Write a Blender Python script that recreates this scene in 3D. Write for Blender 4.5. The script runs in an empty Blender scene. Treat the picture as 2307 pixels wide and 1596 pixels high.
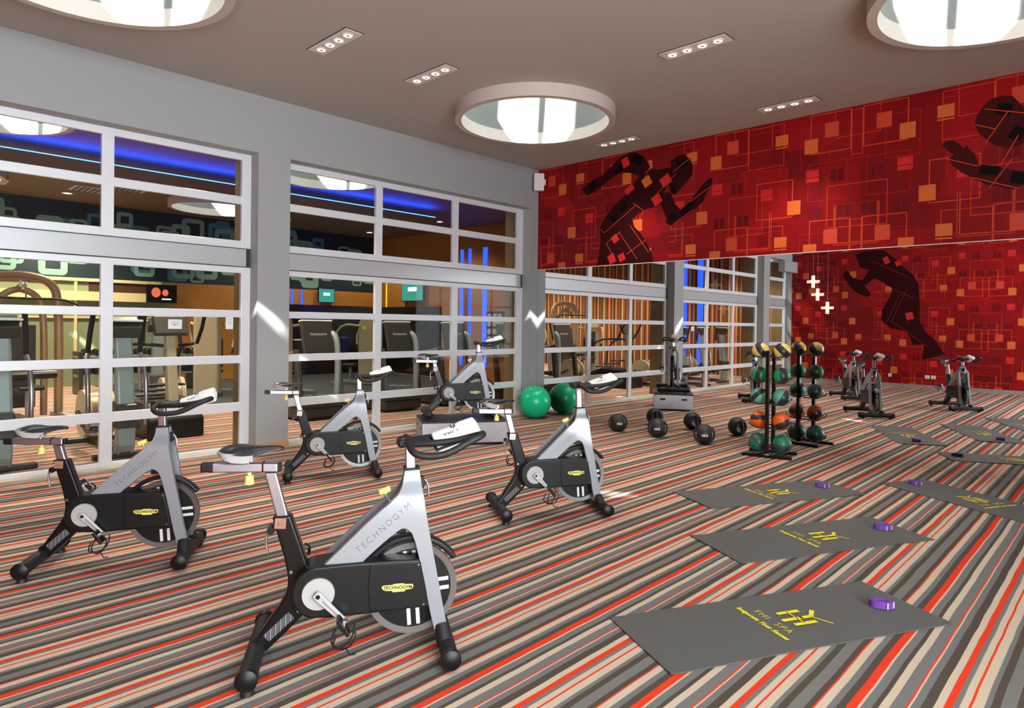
import bpy, bmesh, math, random
from mathutils import Vector, Matrix
random.seed(7)
R = math.radians
SC = bpy.context.scene
COL = SC.collection

# ------------------------------------------------------------------ camera
W_PX, H_PX, F_PX = 2307, 1596, 1479.96
YAW, TILT, ROLL = 0.7652, -0.0075, 0.0131
cam = bpy.data.cameras.new('camera'); cam_o = bpy.data.objects.new('camera', cam); COL.objects.link(cam_o)
fw = Vector((-math.sin(YAW), math.cos(YAW), 0)); rt = Vector((math.cos(YAW), math.sin(YAW), 0)); up = Vector((0, 0, 1))
f2 = fw * math.cos(TILT) + up * math.sin(TILT); u2 = up * math.cos(TILT) - fw * math.sin(TILT)
r3 = rt * math.cos(ROLL) + u2 * math.sin(ROLL); u3 = u2 * math.cos(ROLL) - rt * math.sin(ROLL)
m = Matrix((r3, u3, -f2)).transposed().to_4x4(); m.translation = (7.8381, -8.8206, 1.6)
cam_o.matrix_world = m
cam.sensor_fit = 'HORIZONTAL'; cam.sensor_width = 36.0
cam.lens = F_PX / W_PX * 36.0
cam.shift_y = -55.05 / W_PX
cam.clip_start = 0.05; cam.clip_end = 200
SC.camera = cam_o

# ------------------------------------------------------------------ view, world, sun
SC.view_settings.view_transform = 'Standard'; SC.view_settings.look = 'None'
SC.view_settings.gamma = 1.0; SC.view_settings.use_curve_mapping = False
SC.view_settings.exposure = 0.78
SC.cycles.caustics_reflective = False; SC.cycles.caustics_refractive = False
SC.cycles.transparent_max_bounces = 24
SC.cycles.sample_clamp_indirect = 6.0
SC.cycles.use_denoising = True

world = bpy.data.worlds.new('sky'); SC.world = world; world.use_nodes = True
nt = world.node_tree; nt.nodes.clear()
bg = nt.nodes.new('ShaderNodeBackground'); out = nt.nodes.new('ShaderNodeOutputWorld')
bg.inputs[0].default_value = (0.86, 0.95, 1.0, 1); bg.inputs[1].default_value = 11.0
nt.links.new(bg.outputs[0], out.inputs[0])

SUN_AZ, SUN_EL = R(128), R(47)
sd = Vector((math.cos(SUN_AZ) * math.cos(SUN_EL), math.sin(SUN_AZ) * math.cos(SUN_EL), -math.sin(SUN_EL)))
sun = bpy.data.lights.new('sun', 'SUN'); sun.energy = 28.0; sun.angle = R(1.2); sun.color = (1.0, 0.96, 0.9)
sun_o = bpy.data.objects.new('sun', sun); COL.objects.link(sun_o)
sun_o.rotation_euler = sd.to_track_quat('-Z', 'Y').to_euler(); sun_o.location = (12, -14, 12)

def portal(name, loc, rot, sx, sy):
    l = bpy.data.lights.new(name, 'AREA'); l.shape = 'RECTANGLE'; l.size = sx; l.size_y = sy
    l.cycles.is_portal = True
    o = bpy.data.objects.new(name, l); COL.objects.link(o); o.location = loc; o.rotation_euler = rot
    return o

ZC = 4.365          # ceiling height
XR = 11.2           # inner face of the window wall on the right
YB = -11.8          # opposite red wall
SKY = [(2.13, -2.5), (2.13, -7.5), (7.1, -2.45), (7.1, -7.5)]
GSKY = [(-2.9, -2.5), (-2.9, -7.5), (-7.9, -2.5), (-7.9, -7.5)]
GX, GY0, GY1 = -10.4, -12.0, 3.9
RBAYS = [(-11.6, -9.05), (-8.85, -6.3)]
for (a, b) in RBAYS:
    portal('window_portal', (XR + 0.05, (a + b) / 2, 2.12), (0, R(90), 0), 3.95, b - a)
for (x, y) in SKY + GSKY:
    portal('skylight_portal', (x, y, 6.2), (0, 0, 0), 1.9, 1.9)

# ------------------------------------------------------------------ materials
MATS = {}
def srgb(r, g, b):
    f = lambda c: (c / 255 / 12.92) if c <= 10.3 else ((c / 255 + 0.055) / 1.055) ** 2.4
    return (f(r), f(g), f(b), 1)
def mat(name, col, rough=0.5, metal=0.0, noise=0.0, nscale=20, bump=0.0, bscale=200, emit=None, estr=0, coat=0, spec=0.5):
    if name in MATS: return MATS[name]
    mt = bpy.data.materials.new(name); mt.use_nodes = True; n = mt.node_tree; b = n.nodes['Principled BSDF']
    b.inputs['Roughness'].default_value = rough; b.inputs['Metallic'].default_value = metal
    b.inputs['Base Color'].default_value = col; b.inputs['Coat Weight'].default_value = coat
    b.inputs['Specular IOR Level'].default_value = spec
    tc = n.nodes.new('ShaderNodeTexCoord')
    if noise:
        t = n.nodes.new('ShaderNodeTexNoise'); t.inputs['Scale'].default_value = nscale; t.inputs['Detail'].default_value = 4
        n.links.new(tc.outputs['Object'], t.inputs['Vector'])
        mx = n.nodes.new('ShaderNodeMix'); mx.data_type = 'RGBA'
        mx.inputs['A'].default_value = tuple(c * (1 - noise) for c in col[:3]) + (1,)
        mx.inputs['B'].default_value = tuple(min(1, c * (1 + noise)) for c in col[:3]) + (1,)
        n.links.new(t.outputs['Fac'], mx.inputs['Factor']); n.links.new(mx.outputs['Result'], b.inputs['Base Color'])
    if bump:
        t2 = n.nodes.new('ShaderNodeTexNoise'); t2.inputs['Scale'].default_value = bscale; t2.inputs['Detail'].default_value = 3
        n.links.new(tc.outputs['Object'], t2.inputs['Vector'])
        bp = n.nodes.new('ShaderNodeBump'); bp.inputs['Strength'].default_value = bump; bp.inputs['Distance'].default_value = 0.002
        n.links.new(t2.outputs['Fac'], bp.inputs['Height']); n.links.new(bp.outputs['Normal'], b.inputs['Normal'])
    if emit:
        b.inputs['Emission Color'].default_value = emit; b.inputs['Emission Strength'].default_value = estr
    MATS[name] = mt
    return mt

def glass_mat(name, tint, ior=1.45):
    mt = bpy.data.materials.new(name); mt.use_nodes = True; n = mt.node_tree; n.nodes.clear()
    o = n.nodes.new('ShaderNodeOutputMaterial'); mx = n.nodes.new('ShaderNodeMixShader')
    t = n.nodes.new('ShaderNodeBsdfTransparent'); t.inputs[0].default_value = tint
    g = n.nodes.new('ShaderNodeBsdfGlossy'); g.inputs['Roughness'].default_value = 0.0
    lw = n.nodes.new('ShaderNodeLayerWeight'); lw.inputs[0].default_value = 0.5     # Schlick, the same from both faces
    pw = n.nodes.new('ShaderNodeMath'); pw.operation = 'POWER'; pw.inputs[1].default_value = 5.0; n.links.new(lw.outputs['Facing'], pw.inputs[0])
    ma = n.nodes.new('ShaderNodeMath'); ma.operation = 'MULTIPLY_ADD'; ma.inputs[1].default_value = 0.9; ma.inputs[2].default_value = 0.003; n.links.new(pw.outputs[0], ma.inputs[0])
    n.links.new(ma.outputs[0], mx.inputs[0]); n.links.new(t.outputs[0], mx.inputs[1]); n.links.new(g.outputs[0], mx.inputs[2])
    n.links.new(mx.outputs[0], o.inputs[0]); MATS[name] = mt
    return mt

def carpet_mat():
    mt = bpy.data.materials.new('striped_carpet'); mt.use_nodes = True; n = mt.node_tree; b = n.nodes['Principled BSDF']
    b.inputs['Roughness'].default_value = 0.95; b.inputs['Specular IOR Level'].default_value = 0.1
    geo = n.nodes.new('ShaderNodeNewGeometry'); sep = n.nodes.new('ShaderNodeSeparateXYZ')
    n.links.new(geo.outputs['Position'], sep.inputs[0])
    # gentle waviness of the woven stripes
    mp = n.nodes.new('ShaderNodeMapping'); mp.inputs['Scale'].default_value = (2.2, 2.6, 1)
    n.links.new(geo.outputs['Position'], mp.inputs['Vector'])
    ns = n.nodes.new('ShaderNodeTexNoise'); ns.inputs['Scale'].default_value = 1.0; ns.inputs['Detail'].default_value = 1.5
    n.links.new(mp.outputs[0], ns.inputs['Vector'])
    def math_(op, a, bb):
        q = n.nodes.new('ShaderNodeMath'); q.operation = op
        for i, v in enumerate((a, bb)):
            if v is None: continue
            if isinstance(v, (int, float)): q.inputs[i].default_value = v
            else: n.links.new(v, q.inputs[i])
        return q.outputs[0]
    off = math_('MULTIPLY', math_('SUBTRACT', ns.outputs['Fac'], 0.5), 0.014)
    PER = 0.6465
    u = math_('FRACT', math_('DIVIDE', math_('SUBTRACT', math_('ADD', sep.outputs[0], off), 6.308), PER), None)
    red = srgb(228, 64, 38); cr = srgb(202, 184, 160); g = srgb(118, 117, 114); d = srgb(84, 75, 66); g2 = srgb(120, 118, 113)
    seq = [(0, red), (.034, cr), (.044, g), (.080, d), (.099, cr), (.132, g), (.181, red), (.188, cr), (.196, g), (.226, d), (.263, cr),
           (.294, red), (.322, g), (.343, cr), (.371, red), (.379, cr), (.418, g), (.439, d), (.468, g2), (.520, d), (.545, red), (.552, cr), (.588, g), (.616, d)]
    rp = n.nodes.new('ShaderNodeValToRGB'); rp.color_ramp.interpolation = 'CONSTANT'
    el = rp.color_ramp.elements
    while len(el) < len(seq): el.new(0.5)
    for e, (p, c) in zip(el, seq): e.position = p / PER; e.color = c
    n.links.new(u, rp.inputs[0])
    fb = n.nodes.new('ShaderNodeTexNoise'); fb.inputs['Scale'].default_value = 400; fb.inputs['Detail'].default_value = 2
    n.links.new(geo.outputs['Position'], fb.inputs['Vector'])
    mx = n.nodes.new('ShaderNodeMix'); mx.data_type = 'RGBA'; mx.blend_type = 'MULTIPLY'; mx.inputs['Factor'].default_value = 0.35
    n.links.new(rp.outputs[0], mx.inputs['A'])
    r2 = n.nodes.new('ShaderNodeValToRGB'); r2.color_ramp.elements[0].color = (.55, .55, .55, 1); r2.color_ramp.elements[1].color = (1.3, 1.3, 1.3, 1)
    n.links.new(fb.outputs['Fac'], r2.inputs[0]); n.links.new(r2.outputs[0], mx.inputs['B'])
    n.links.new(mx.outputs['Result'], b.inputs['Base Color'])
    bp = n.nodes.new('ShaderNodeBump'); bp.inputs['Strength'].default_value = 0.25; bp.inputs['Distance'].default_value = 0.003
    n.links.new(fb.outputs['Fac'], bp.inputs['Height']); n.links.new(bp.outputs['Normal'], b.inputs['Normal'])
    MATS['carpet'] = mt
    return mt

def ball_mat(name, col, dark, seed):
    mt = bpy.data.materials.new(name); mt.use_nodes = True; n = mt.node_tree; b = n.nodes['Principled BSDF']
    b.inputs['Roughness'].default_value = 0.38
    tc = n.nodes.new('ShaderNodeTexCoord')
    mp = n.nodes.new('ShaderNodeMapping'); mp.inputs['Location'].default_value = (seed, seed * 1.7, 0); mp.inputs['Scale'].default_value = (7, 7, 7)
    n.links.new(tc.outputs['Object'], mp.inputs['Vector'])
    wv = n.nodes.new('ShaderNodeTexWave'); wv.wave_type = 'BANDS'; wv.bands_direction = 'Z'; wv.inputs['Scale'].default_value = 0.24; wv.inputs['Distortion'].default_value = 5.5; wv.inputs['Detail'].default_value = 0.0; wv.inputs['Detail Scale'].default_value = 0.7
    n.links.new(mp.outputs[0], wv.inputs['Vector'])
    rp = n.nodes.new('ShaderNodeValToRGB'); rp.color_ramp.elements[0].position = 0.30; rp.color_ramp.elements[1].position = 0.32
    rp.color_ramp.elements[0].color = dark; rp.color_ramp.elements[1].color = col
    n.links.new(wv.outputs['Fac'], rp.inputs[0]); n.links.new(rp.outputs[0], b.inputs['Base Color'])
    MATS[name] = mt
    return mt

def stripe_wall_mat(name, cols, scale, axis):
    mt = bpy.data.materials.new(name); mt.use_nodes = True; n = mt.node_tree; b = n.nodes['Principled BSDF']
    b.inputs['Roughness'].default_value = 0.8
    geo = n.nodes.new('ShaderNodeNewGeometry'); sep = n.nodes.new('ShaderNodeSeparateXYZ'); n.links.new(geo.outputs['Position'], sep.inputs[0])
    q = n.nodes.new('ShaderNodeMath'); q.operation = 'DIVIDE'; q.inputs[1].default_value = scale; n.links.new(sep.outputs[axis], q.inputs[0])
    fr = n.nodes.new('ShaderNodeMath'); fr.operation = 'FRACT'; n.links.new(q.outputs[0], fr.inputs[0])
    rp = n.nodes.new('ShaderNodeValToRGB'); rp.color_ramp.interpolation = 'CONSTANT'; el = rp.color_ramp.elements
    while len(el) < len(cols): el.new(0.5)
    pos = 0; tot = sum(w for w, c in cols)
    for e, (w, c) in zip(el, cols): e.position = pos / tot; e.color = c; pos += w
    n.links.new(fr.outputs[0], rp.inputs[0]); n.links.new(rp.outputs[0], b.inputs['Base Color'])
    MATS[name] = mt
    return mt

def red_wall_mat():
    mt = bpy.data.materials.new('red_mural_ground'); mt.use_nodes = True; n = mt.node_tree; b = n.nodes['Principled BSDF']
    b.inputs['Roughness'].default_value = 0.42; b.inputs['Specular IOR Level'].default_value = 0.25
    geo = n.nodes.new('ShaderNodeNewGeometry')
    mp = n.nodes.new('ShaderNodeMapping'); mp.inputs['Scale'].default_value = (1.6, 1, 1.3); n.links.new(geo.outputs['Position'], mp.inputs['Vector'])
    vo = n.nodes.new('ShaderNodeTexVoronoi'); vo.distance = 'CHEBYCHEV'; vo.inputs['Scale'].default_value = 1.0; vo.inputs['Randomness'].default_value = 0.7
    n.links.new(mp.outputs[0], vo.inputs['Vector'])
    sp = n.nodes.new('ShaderNodeSeparateColor'); n.links.new(vo.outputs['Color'], sp.inputs[0])
    rp = n.nodes.new('ShaderNodeValToRGB'); rp.color_ramp.interpolation = 'LINEAR'
    e = rp.color_ramp.elements
    e[0].color = srgb(112, 7, 14); e[1].color = srgb(152, 11, 19)
    n.links.new(sp.outputs[0], rp.inputs[0]); n.links.new(rp.outputs[0], b.inputs['Base Color'])
    MATS['red_ground'] = mt
    return mt

def teal_mural_mat():
    mt = mat('teal_mural_ground', srgb(22, 38, 44), 0.5, noise=0.35, nscale=1.5)
    return mt

carpet_mat(); red_wall_mat(); teal_mural_mat()
glass_mat('clear_glass', (0.93, 0.95, 0.94, 1), 1.42)
mat('wall_paint', srgb(160, 163, 164), 0.6, bump=0.05, bscale=90)
mat('ceiling_paint', srgb(176, 171, 163), 0.7)
mat('gym_ceiling', srgb(120, 98, 78), 0.7)
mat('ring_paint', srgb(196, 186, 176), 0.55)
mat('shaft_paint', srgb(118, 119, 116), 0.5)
mat('alu_white', srgb(224, 228, 232), 0.4, 0.12)
mat('alu_fascia', srgb(190, 193, 197), 0.42, 0.3, noise=0.04, nscale=60)
mat('dark_gap', srgb(50, 50, 52), 0.7)
mat('olive_paint', srgb(128, 112, 70), 0.6)
mat('wood_base', srgb(196, 150, 96), 0.5, noise=0.2, nscale=30)
mat('stone_sill', srgb(196, 180, 160), 0.5, noise=0.08, nscale=12)
mat('mirror_silver', (0.87, 0.88, 0.87, 1), 0.0, 1.0)
mat('white_trim', srgb(235, 228, 220), 0.4)
mat('steel', srgb(172, 172, 176), 0.30, 1.0, noise=0.05, nscale=40)
mat('steel_brushed', srgb(164, 164, 170), 0.36, 1.0, noise=0.12, nscale=15)
mat('chrome', srgb(225, 225, 228), 0.2, 1.0)
mat('flywheel_metal', srgb(138, 136, 134), 0.33, 0.9)
mat('frame_silver', srgb(146, 149, 154), 0.40, 0.30, noise=0.02, nscale=200)
mat('frame_letters_shade', srgb(104, 106, 110), 0.4, 0.35)  # frame silver darkened: relief shading of the embossed letters put into the colour
mat('black_plastic', srgb(11, 11, 12), 0.42, spec=0.35)
mat('black_gloss', srgb(10, 10, 11), 0.28, spec=0.4)
mat('black_rubber', srgb(17, 17, 18), 0.6, bump=0.1, bscale=300)
mat('black_leather', srgb(26, 27, 30), 0.35, bump=0.08, bscale=400)
mat('saddle_grey', srgb(176, 172, 172), 0.45)
mat('crank_white', srgb(186, 186, 184), 0.35, 0.3)
mat('disc_grey', srgb(166, 164, 161), 0.45)
mat('yellow_knob', srgb(240, 214, 110), 0.45)
mat('logo_yellow', srgb(224, 214, 110), 0.45)
mat('logo_black', srgb(20, 20, 20), 0.5)
mat('sticker_white', srgb(226, 220, 214), 0.5)
mat('sticker_brown', srgb(150, 108, 84), 0.5)
mat('sticker_grey', srgb(120, 120, 122), 0.5)
mat('towel_white', srgb(240, 240, 240), 0.9, bump=0.5, bscale=350)
mat('mat_grey', srgb(90, 89, 87), 0.85, noise=0.1, nscale=300, bump=0.3, bscale=500)
mat('mat_edge', srgb(30, 30, 30), 0.8)
mat('print_yellow', srgb(240, 222, 20), 0.6)
mat('strap_purple', srgb(108, 58, 150), 0.7, bump=0.3, bscale=400)
mat('strap_pale', srgb(196, 176, 206), 0.6)
mat('ball_green', srgb(0, 200, 142), 0.28)
mat('slam_black', srgb(22, 23, 25), 0.5, bump=0.15, bscale=250)
mat('print_white', srgb(236, 236, 236), 0.5)
mat('speaker_white', srgb(226, 226, 226), 0.5)
mat('lamp_white', srgb(225, 222, 216), 0.35)
mat('lamp_glow', (1, 0.86, 0.66, 1), 0.4, emit=(1, 0.80, 0.55, 1), estr=4)
mat('lamp_inner', srgb(190, 150, 110), 0.3, 0.6)
mat('pendant_glow', (1, 0.9, 0.7, 1), 0.4, emit=(1, 0.86, 0.6, 1), estr=0.42)
mat('cord_grey', srgb(150, 140, 140), 0.5)
mat('blue_led', (0.0, 0.02, 1, 1), 0.4, emit=(0.01, 0.06, 1.0, 1), estr=26)
mat('blue_led_soft', (0.0, 0.05, 1, 1), 0.4, emit=(0.012, 0.05, 1.0, 1), estr=2.0)
mat('yellow_led', (0.8, 0.6, 0, 1), 0.4, emit=(0.9, 0.65, 0.05, 1), estr=0.5)
mat('orange_wall', srgb(176, 116, 46), 0.7)
mat('sage_wall', srgb(128, 138, 104), 0.6)
mat('cream_trim', srgb(220, 204, 150), 0.5)
mat('dark_brown', srgb(66, 40, 26), 0.6)
mat('panel_black', srgb(34, 26, 20), 0.15)
mat('mural_orange', srgb(206, 98, 36), 0.5)
mat('mural_line', srgb(208, 70, 34), 0.6, spec=0.15)
mat('mural_line_dim', srgb(172, 30, 26), 0.6, spec=0.15)
mat('mural_purple', srgb(104, 14, 24), 0.6, spec=0.15)
mat('mural_bright', srgb(204, 26, 24), 0.5)
mat('figure_dark', srgb(48, 8, 12), 0.6, spec=0.1)
mat('figure_black', srgb(16, 8, 10), 0.6, spec=0.1)
mat('figure_brown', srgb(66, 16, 18), 0.6, spec=0.1)
mat('mural_teal', srgb(120, 160, 146), 0.5)
mat('mural_blue', srgb(58, 120, 140), 0.5)
mat('mural_tdark', srgb(14, 22, 26), 0.5)
mat('rubber_floor', srgb(50, 54, 58), 0.7, noise=0.15, nscale=200)
mat('skirting_grey', srgb(142, 132, 122), 0.5)
mat('bronze_tube', srgb(150, 122, 94), 0.4, 0.3)
mat('machine_beige', srgb(170, 158, 130), 0.45)
mat('machine_grey', srgb(136, 146, 146), 0.42, 0.2)
mat('machine_dark', srgb(52, 50, 44), 0.4)
mat('screen_dark', srgb(14, 18, 18), 0.15)
mat('screen_teal', srgb(30, 90, 80), 0.2, emit=(0.05, 0.35, 0.28, 1), estr=0.5)
mat('screen_glow', srgb(190, 240, 215), 0.2, emit=(0.5, 1, 0.8, 1), estr=1.0)
mat('screen_red', srgb(170, 60, 40), 0.3, emit=(0.6, 0.15, 0.08, 1), estr=0.6)
mat('paper_white', srgb(235, 238, 238), 0.7)
mat('checker_plate', srgb(44, 45, 47), 0.45, 0.4, noise=0.4, nscale=160, bump=0.4, bscale=120)
stripe_wall_mat('striped_wallpaper', [(2, srgb(70, 42, 28)), (1, srgb(190, 150, 90)), (2, srgb(104, 62, 34)), (1, srgb(150, 50, 28)), (1.5, srgb(84, 60, 34)),
    (1, srgb(206, 176, 120)), (2, srgb(120, 76, 40)), (1, srgb(60, 34, 24)), (1, srgb(182, 66, 34)), (1, srgb(176, 150, 90)), (2, srgb(92, 52, 30)), (0.7, srgb(200, 120, 60))], 0.85, 0)
stripe_wall_mat('barcode_print', [(1, srgb(96, 96, 98)), (0.7, srgb(26, 26, 26)), (1.4, srgb(112, 112, 114)), (0.6, srgb(25, 25, 25))], 0.012, 0)

# ------------------------------------------------------------------ mesh helpers
class MB:
    def __init__(self): self.v = []; self.f = []
    def add(self, vs, fs):
        o = len(self.v); self.v += [tuple(p) for p in vs]; self.f += [tuple(i + o for i in f) for f in fs]; return self
    def box(self, x0, x1, y0, y1, z0, z1, M=None):
        vs = [Vector((x, y, z)) for z in (z0, z1) for y in (y0, y1) for x in (x0, x1)]
        if M is not None: vs = [M @ p for p in vs]
        return self.add(vs, [(0, 2, 3, 1), (4, 5, 7, 6), (0, 1, 5, 4), (2, 6, 7, 3), (0, 4, 6, 2), (1, 3, 7, 5)])
    def quad(self, a, b, c, d): return self.add([a, b, c, d], [(0, 1, 2, 3)])
    def cyl(self, p0, p1, r0, r1=None, seg=20, cap=True):
        r1 = r0 if r1 is None else r1
        p0, p1 = Vector(p0), Vector(p1); d = (p1 - p0).normalized()
        a = d.orthogonal().normalized(); b = d.cross(a)
        vs = []
        for p, r in ((p0, r0), (p1, r1)):
            for i in range(seg):
                t = 2 * math.pi * i / seg; vs.append(p + (a * math.cos(t) + b * math.sin(t)) * r)
        fs = [(i, (i + 1) % seg, seg + (i + 1) % seg, seg + i) for i in range(seg)]
        if cap: fs += [tuple(range(seg - 1, -1, -1)), tuple(range(seg, 2 * seg))]
        return self.add(vs, fs)
    def tube(self, pts, r, seg=10, closed=False, cap=True, smooth=0):
        P = [Vector(p) for p in pts]
        for _ in range(smooth):            # Chaikin
            Q = [] if closed else [P[0]]
            n = len(P)
            for i in range(n if closed else n - 1):
                a, b = P[i], P[(i + 1) % n]; Q += [a * .75 + b * .25, a * .25 + b * .75]
            if not closed: Q.append(P[-1])
            P = Q
        n = len(P); rad = r if callable(r) else (lambda t: r)
        nrm = None; vs = []
        for i in range(n):
            if closed: t = (P[(i + 1) % n] - P[i - 1]).normalized()
            else: t = (P[min(i + 1, n - 1)] - P[max(i - 1, 0)]).normalized()
            if nrm is None: nrm = t.orthogonal().normalized()
            nrm = (nrm - t * nrm.dot(t)).normalized(); bn = t.cross(nrm); rr = rad(i / max(1, n - 1))
            for k in range(seg):
                a = 2 * math.pi * k / seg; vs.append(P[i] + (nrm * math.cos(a) + bn * math.sin(a)) * rr)
        fs = []
        for i in range(n if closed else n - 1):
            j = (i + 1) % n
            for k in range(seg):
                fs.append((i * seg + k, i * seg + (k + 1) % seg, j * seg + (k + 1) % seg, j * seg + k))
        if cap and not closed: fs += [tuple(range(seg - 1, -1, -1)), tuple(range((n - 1) * seg, n * seg))]
        return self.add(vs, fs)
    def prism(self, poly, y0, y1, fy=None):
        # poly in (x, z), extruded along y
        n = len(poly); g = fy or (lambda x, z, y: y)
        vs = [(x, g(x, z, y0), z) for x, z in poly] + [(x, g(x, z, y1), z) for x, z in poly]
        fs = [tuple(range(n)), tuple(range(2 * n - 1, n - 1, -1))] + [(i, i + n, (i + 1) % n + n, (i + 1) % n) for i in range(n)]
        return self.add(vs, fs)
    def lathe(self, prof, c=(0, 0, 0), seg=32, close=False):
        # prof (r, z) about z axis
        n = len(prof); c = Vector(c); vs = []
        for i in range(seg):
            t = 2 * math.pi * i / seg
            for r, z in prof: vs.append(c + Vector((r * math.cos(t), r * math.sin(t), z)))
        fs = []
        for i in range(seg):
            j = (i + 1) % seg
            for k in range(n if close else n - 1):
                l = (k + 1) % n
                fs.append((i * n + k, j * n + k, j * n + l, i * n + l))
        return self.add(vs, fs)
    def sphere(self, c, r, seg=24, rings=14, sc=(1, 1, 1)):
        prof = [(math.sin(math.pi * k / rings) * r, -math.cos(math.pi * k / rings) * r) for k in range(rings + 1)]
        prof[0] = (0.0005 * r, -r); prof[-1] = (0.0005 * r, r)
        o = len(self.v); self.lathe(prof, (0, 0, 0), seg); c = Vector(c)
        for i in range(o, len(self.v)):
            p = self.v[i]; self.v[i] = (p[0] * sc[0] + c.x, p[1] * sc[1] + c.y, p[2] * sc[2] + c.z)
        return self
    def xform(self, M): self.v = [tuple(M @ Vector(p)) for p in self.v]; return self
    def build(self, name, material, parent=None, smooth=None, bevel=0, bseg=2):
        me = bpy.data.meshes.new(name); me.from_pydata(self.v, [], self.f)
        bm = bmesh.new(); bm.from_mesh(me); bmesh.ops.recalc_face_normals(bm, faces=bm.faces); bm.to_mesh(me); bm.free()
        me.materials.append(MATS[material] if isinstance(material, str) else material)
        o = bpy.data.objects.new(name, me); COL.objects.link(o)
        if smooth is not None:
            for p in me.polygons: p.use_smooth = True
            me.set_sharp_from_angle(angle=R(smooth))
        if bevel:
            b = o.modifiers.new('bevel', 'BEVEL'); b.width = bevel; b.segments = bseg; b.limit_method = 'ANGLE'; b.angle_limit = R(35)
        if parent: o.parent = parent
        return o

def tag(o, label, cat=None, group=None, kind=None):
    o['label'] = label
    if cat: o['category'] = cat
    if group: o['group'] = group
    if kind: o['kind'] = kind
    return o
def thing(name, label, cat, loc=(0, 0, 0), rz=0, group=None, kind=None):
    o = bpy.data.objects.new(name, None); COL.objects.link(o); o.location = loc; o.rotation_euler = (0, 0, rz); o.empty_display_size = 0.1
    return tag(o, label, cat, group, kind)
def copy_tree(o, parent=None, shift=None):
    c = o.copy(); COL.objects.link(c); c.parent = parent
    if shift and parent is not None:
        d = shift(o.name.split('.')[0]); c.location = Vector(o.location) + Vector(d)
    for ch in o.children: copy_tree(ch, c, shift if parent is None else None)
    return c
def text(name, s, size, loc, xdir, ydir, material, parent=None, ext=0.0004, align='CENTER', spacing=1.0, shear=0.0, font_bold=0.0):
    cu = bpy.data.curves.new(name, 'FONT'); cu.body = s; cu.size = size; cu.extrude = ext; cu.align_x = align; cu.align_y = 'CENTER'
    cu.space_character = spacing; cu.shear = shear; cu.offset = font_bold; cu.resolution_u = 3
    cu.materials.append(MATS[material])
    tmp = bpy.data.objects.new(name, cu)
    me = bpy.data.meshes.new_from_object(tmp); bpy.data.objects.remove(tmp); bpy.data.curves.remove(cu)
    me.name = name; me.materials.clear(); me.materials.append(MATS[material])
    o = bpy.data.objects.new(name, me); COL.objects.link(o)
    x = Vector(xdir).normalized(); y = Vector(ydir); y = (y - x * y.dot(x)).normalized(); z = x.cross(y)
    M = Matrix((x, y, z)).transposed().to_4x4(); M.translation = loc
    if parent: o.parent = parent
    o.matrix_local = M
    return o

# ================================================================== STRUCTURE
def S(o, label): return tag(o, label, None, None, 'structure')

# floors
S(MB().box(-0.3, XR + 0.2, YB - 0.2, 0.25, -0.12, 0).build('floor', 'carpet'), 'wall to wall carpet in orange, cream, grey and brown stripes')
S(MB().box(GX - 0.2, -0.3, GY0 - 0.2, GY1 + 0.2, -0.12, 0).build('floor', 'carpet'), 'striped carpet of the gym room behind the glazing')
S(MB().box(-10.3, -4.6, -4.4, 3.6, 0.0, 0.012).build('floor', 'rubber_floor'), 'dark grey rubber flooring under the free weights in the gym')

def cell(mb, x0, x1, y0, y1, c, r, z, seg=64):
    vs = []; n = seg
    for i in range(n):
        a = 2 * math.pi * i / n; vs.append((c[0] + r * math.cos(a), c[1] + r * math.sin(a), z))
    angs = [2 * math.pi * i / n for i in range(n)]
    outer = []
    for a in angs:
        dx, dy = math.cos(a), math.sin(a)
        t = min(((x1 - c[0]) / dx) if dx > 1e-9 else ((x0 - c[0]) / dx) if dx < -1e-9 else 1e9,
                ((y1 - c[1]) / dy) if dy > 1e-9 else ((y0 - c[1]) / dy) if dy < -1e-9 else 1e9)
        outer.append((c[0] + dx * t, c[1] + dy * t, z))
    vs += outer
    fs = []
    for i in range(n):
        j = (i + 1) % n; fs.append((i, j, n + j, n + i))
    mb.add(vs, fs)
    # the four corners
    for cx in (x0, x1):
        for cy in (y0, y1):
            a = math.atan2(cy - c[1], cx - c[0]) % (2 * math.pi); i = int(a / (2 * math.pi) * n); j = (i + 1) % n
            mb.add([outer[i], (cx, cy, z), outer[j]], [(0, 1, 2)])
def ceiling(name, xs, ys, holes, material, label):
    mb = MB(); k = 0
    for i in range(len(xs) - 1):
        for j in range(len(ys) - 1):
            c = [h for h in holes if xs[i] < h[0] < xs[i + 1] and ys[j] < h[1] < ys[j + 1]][0]
            cell(mb, xs[i], xs[i + 1], ys[j], ys[j + 1], c, 0.96, ZC)
    S(mb.build(name, material), label)
ceiling('ceiling', [-0.3, 4.6, XR + 0.3], [YB - 0.2, -5, 0.3], SKY, 'ceiling_paint', 'plain taupe ceiling with round skylight openings')
ceiling('ceiling', [GX - 0.2, -5.4, -0.3], [GY0 - 0.2, -5, GY1 + 0.2], GSKY, 'gym_ceiling', 'brown ceiling of the gym room behind the glazing')

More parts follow.
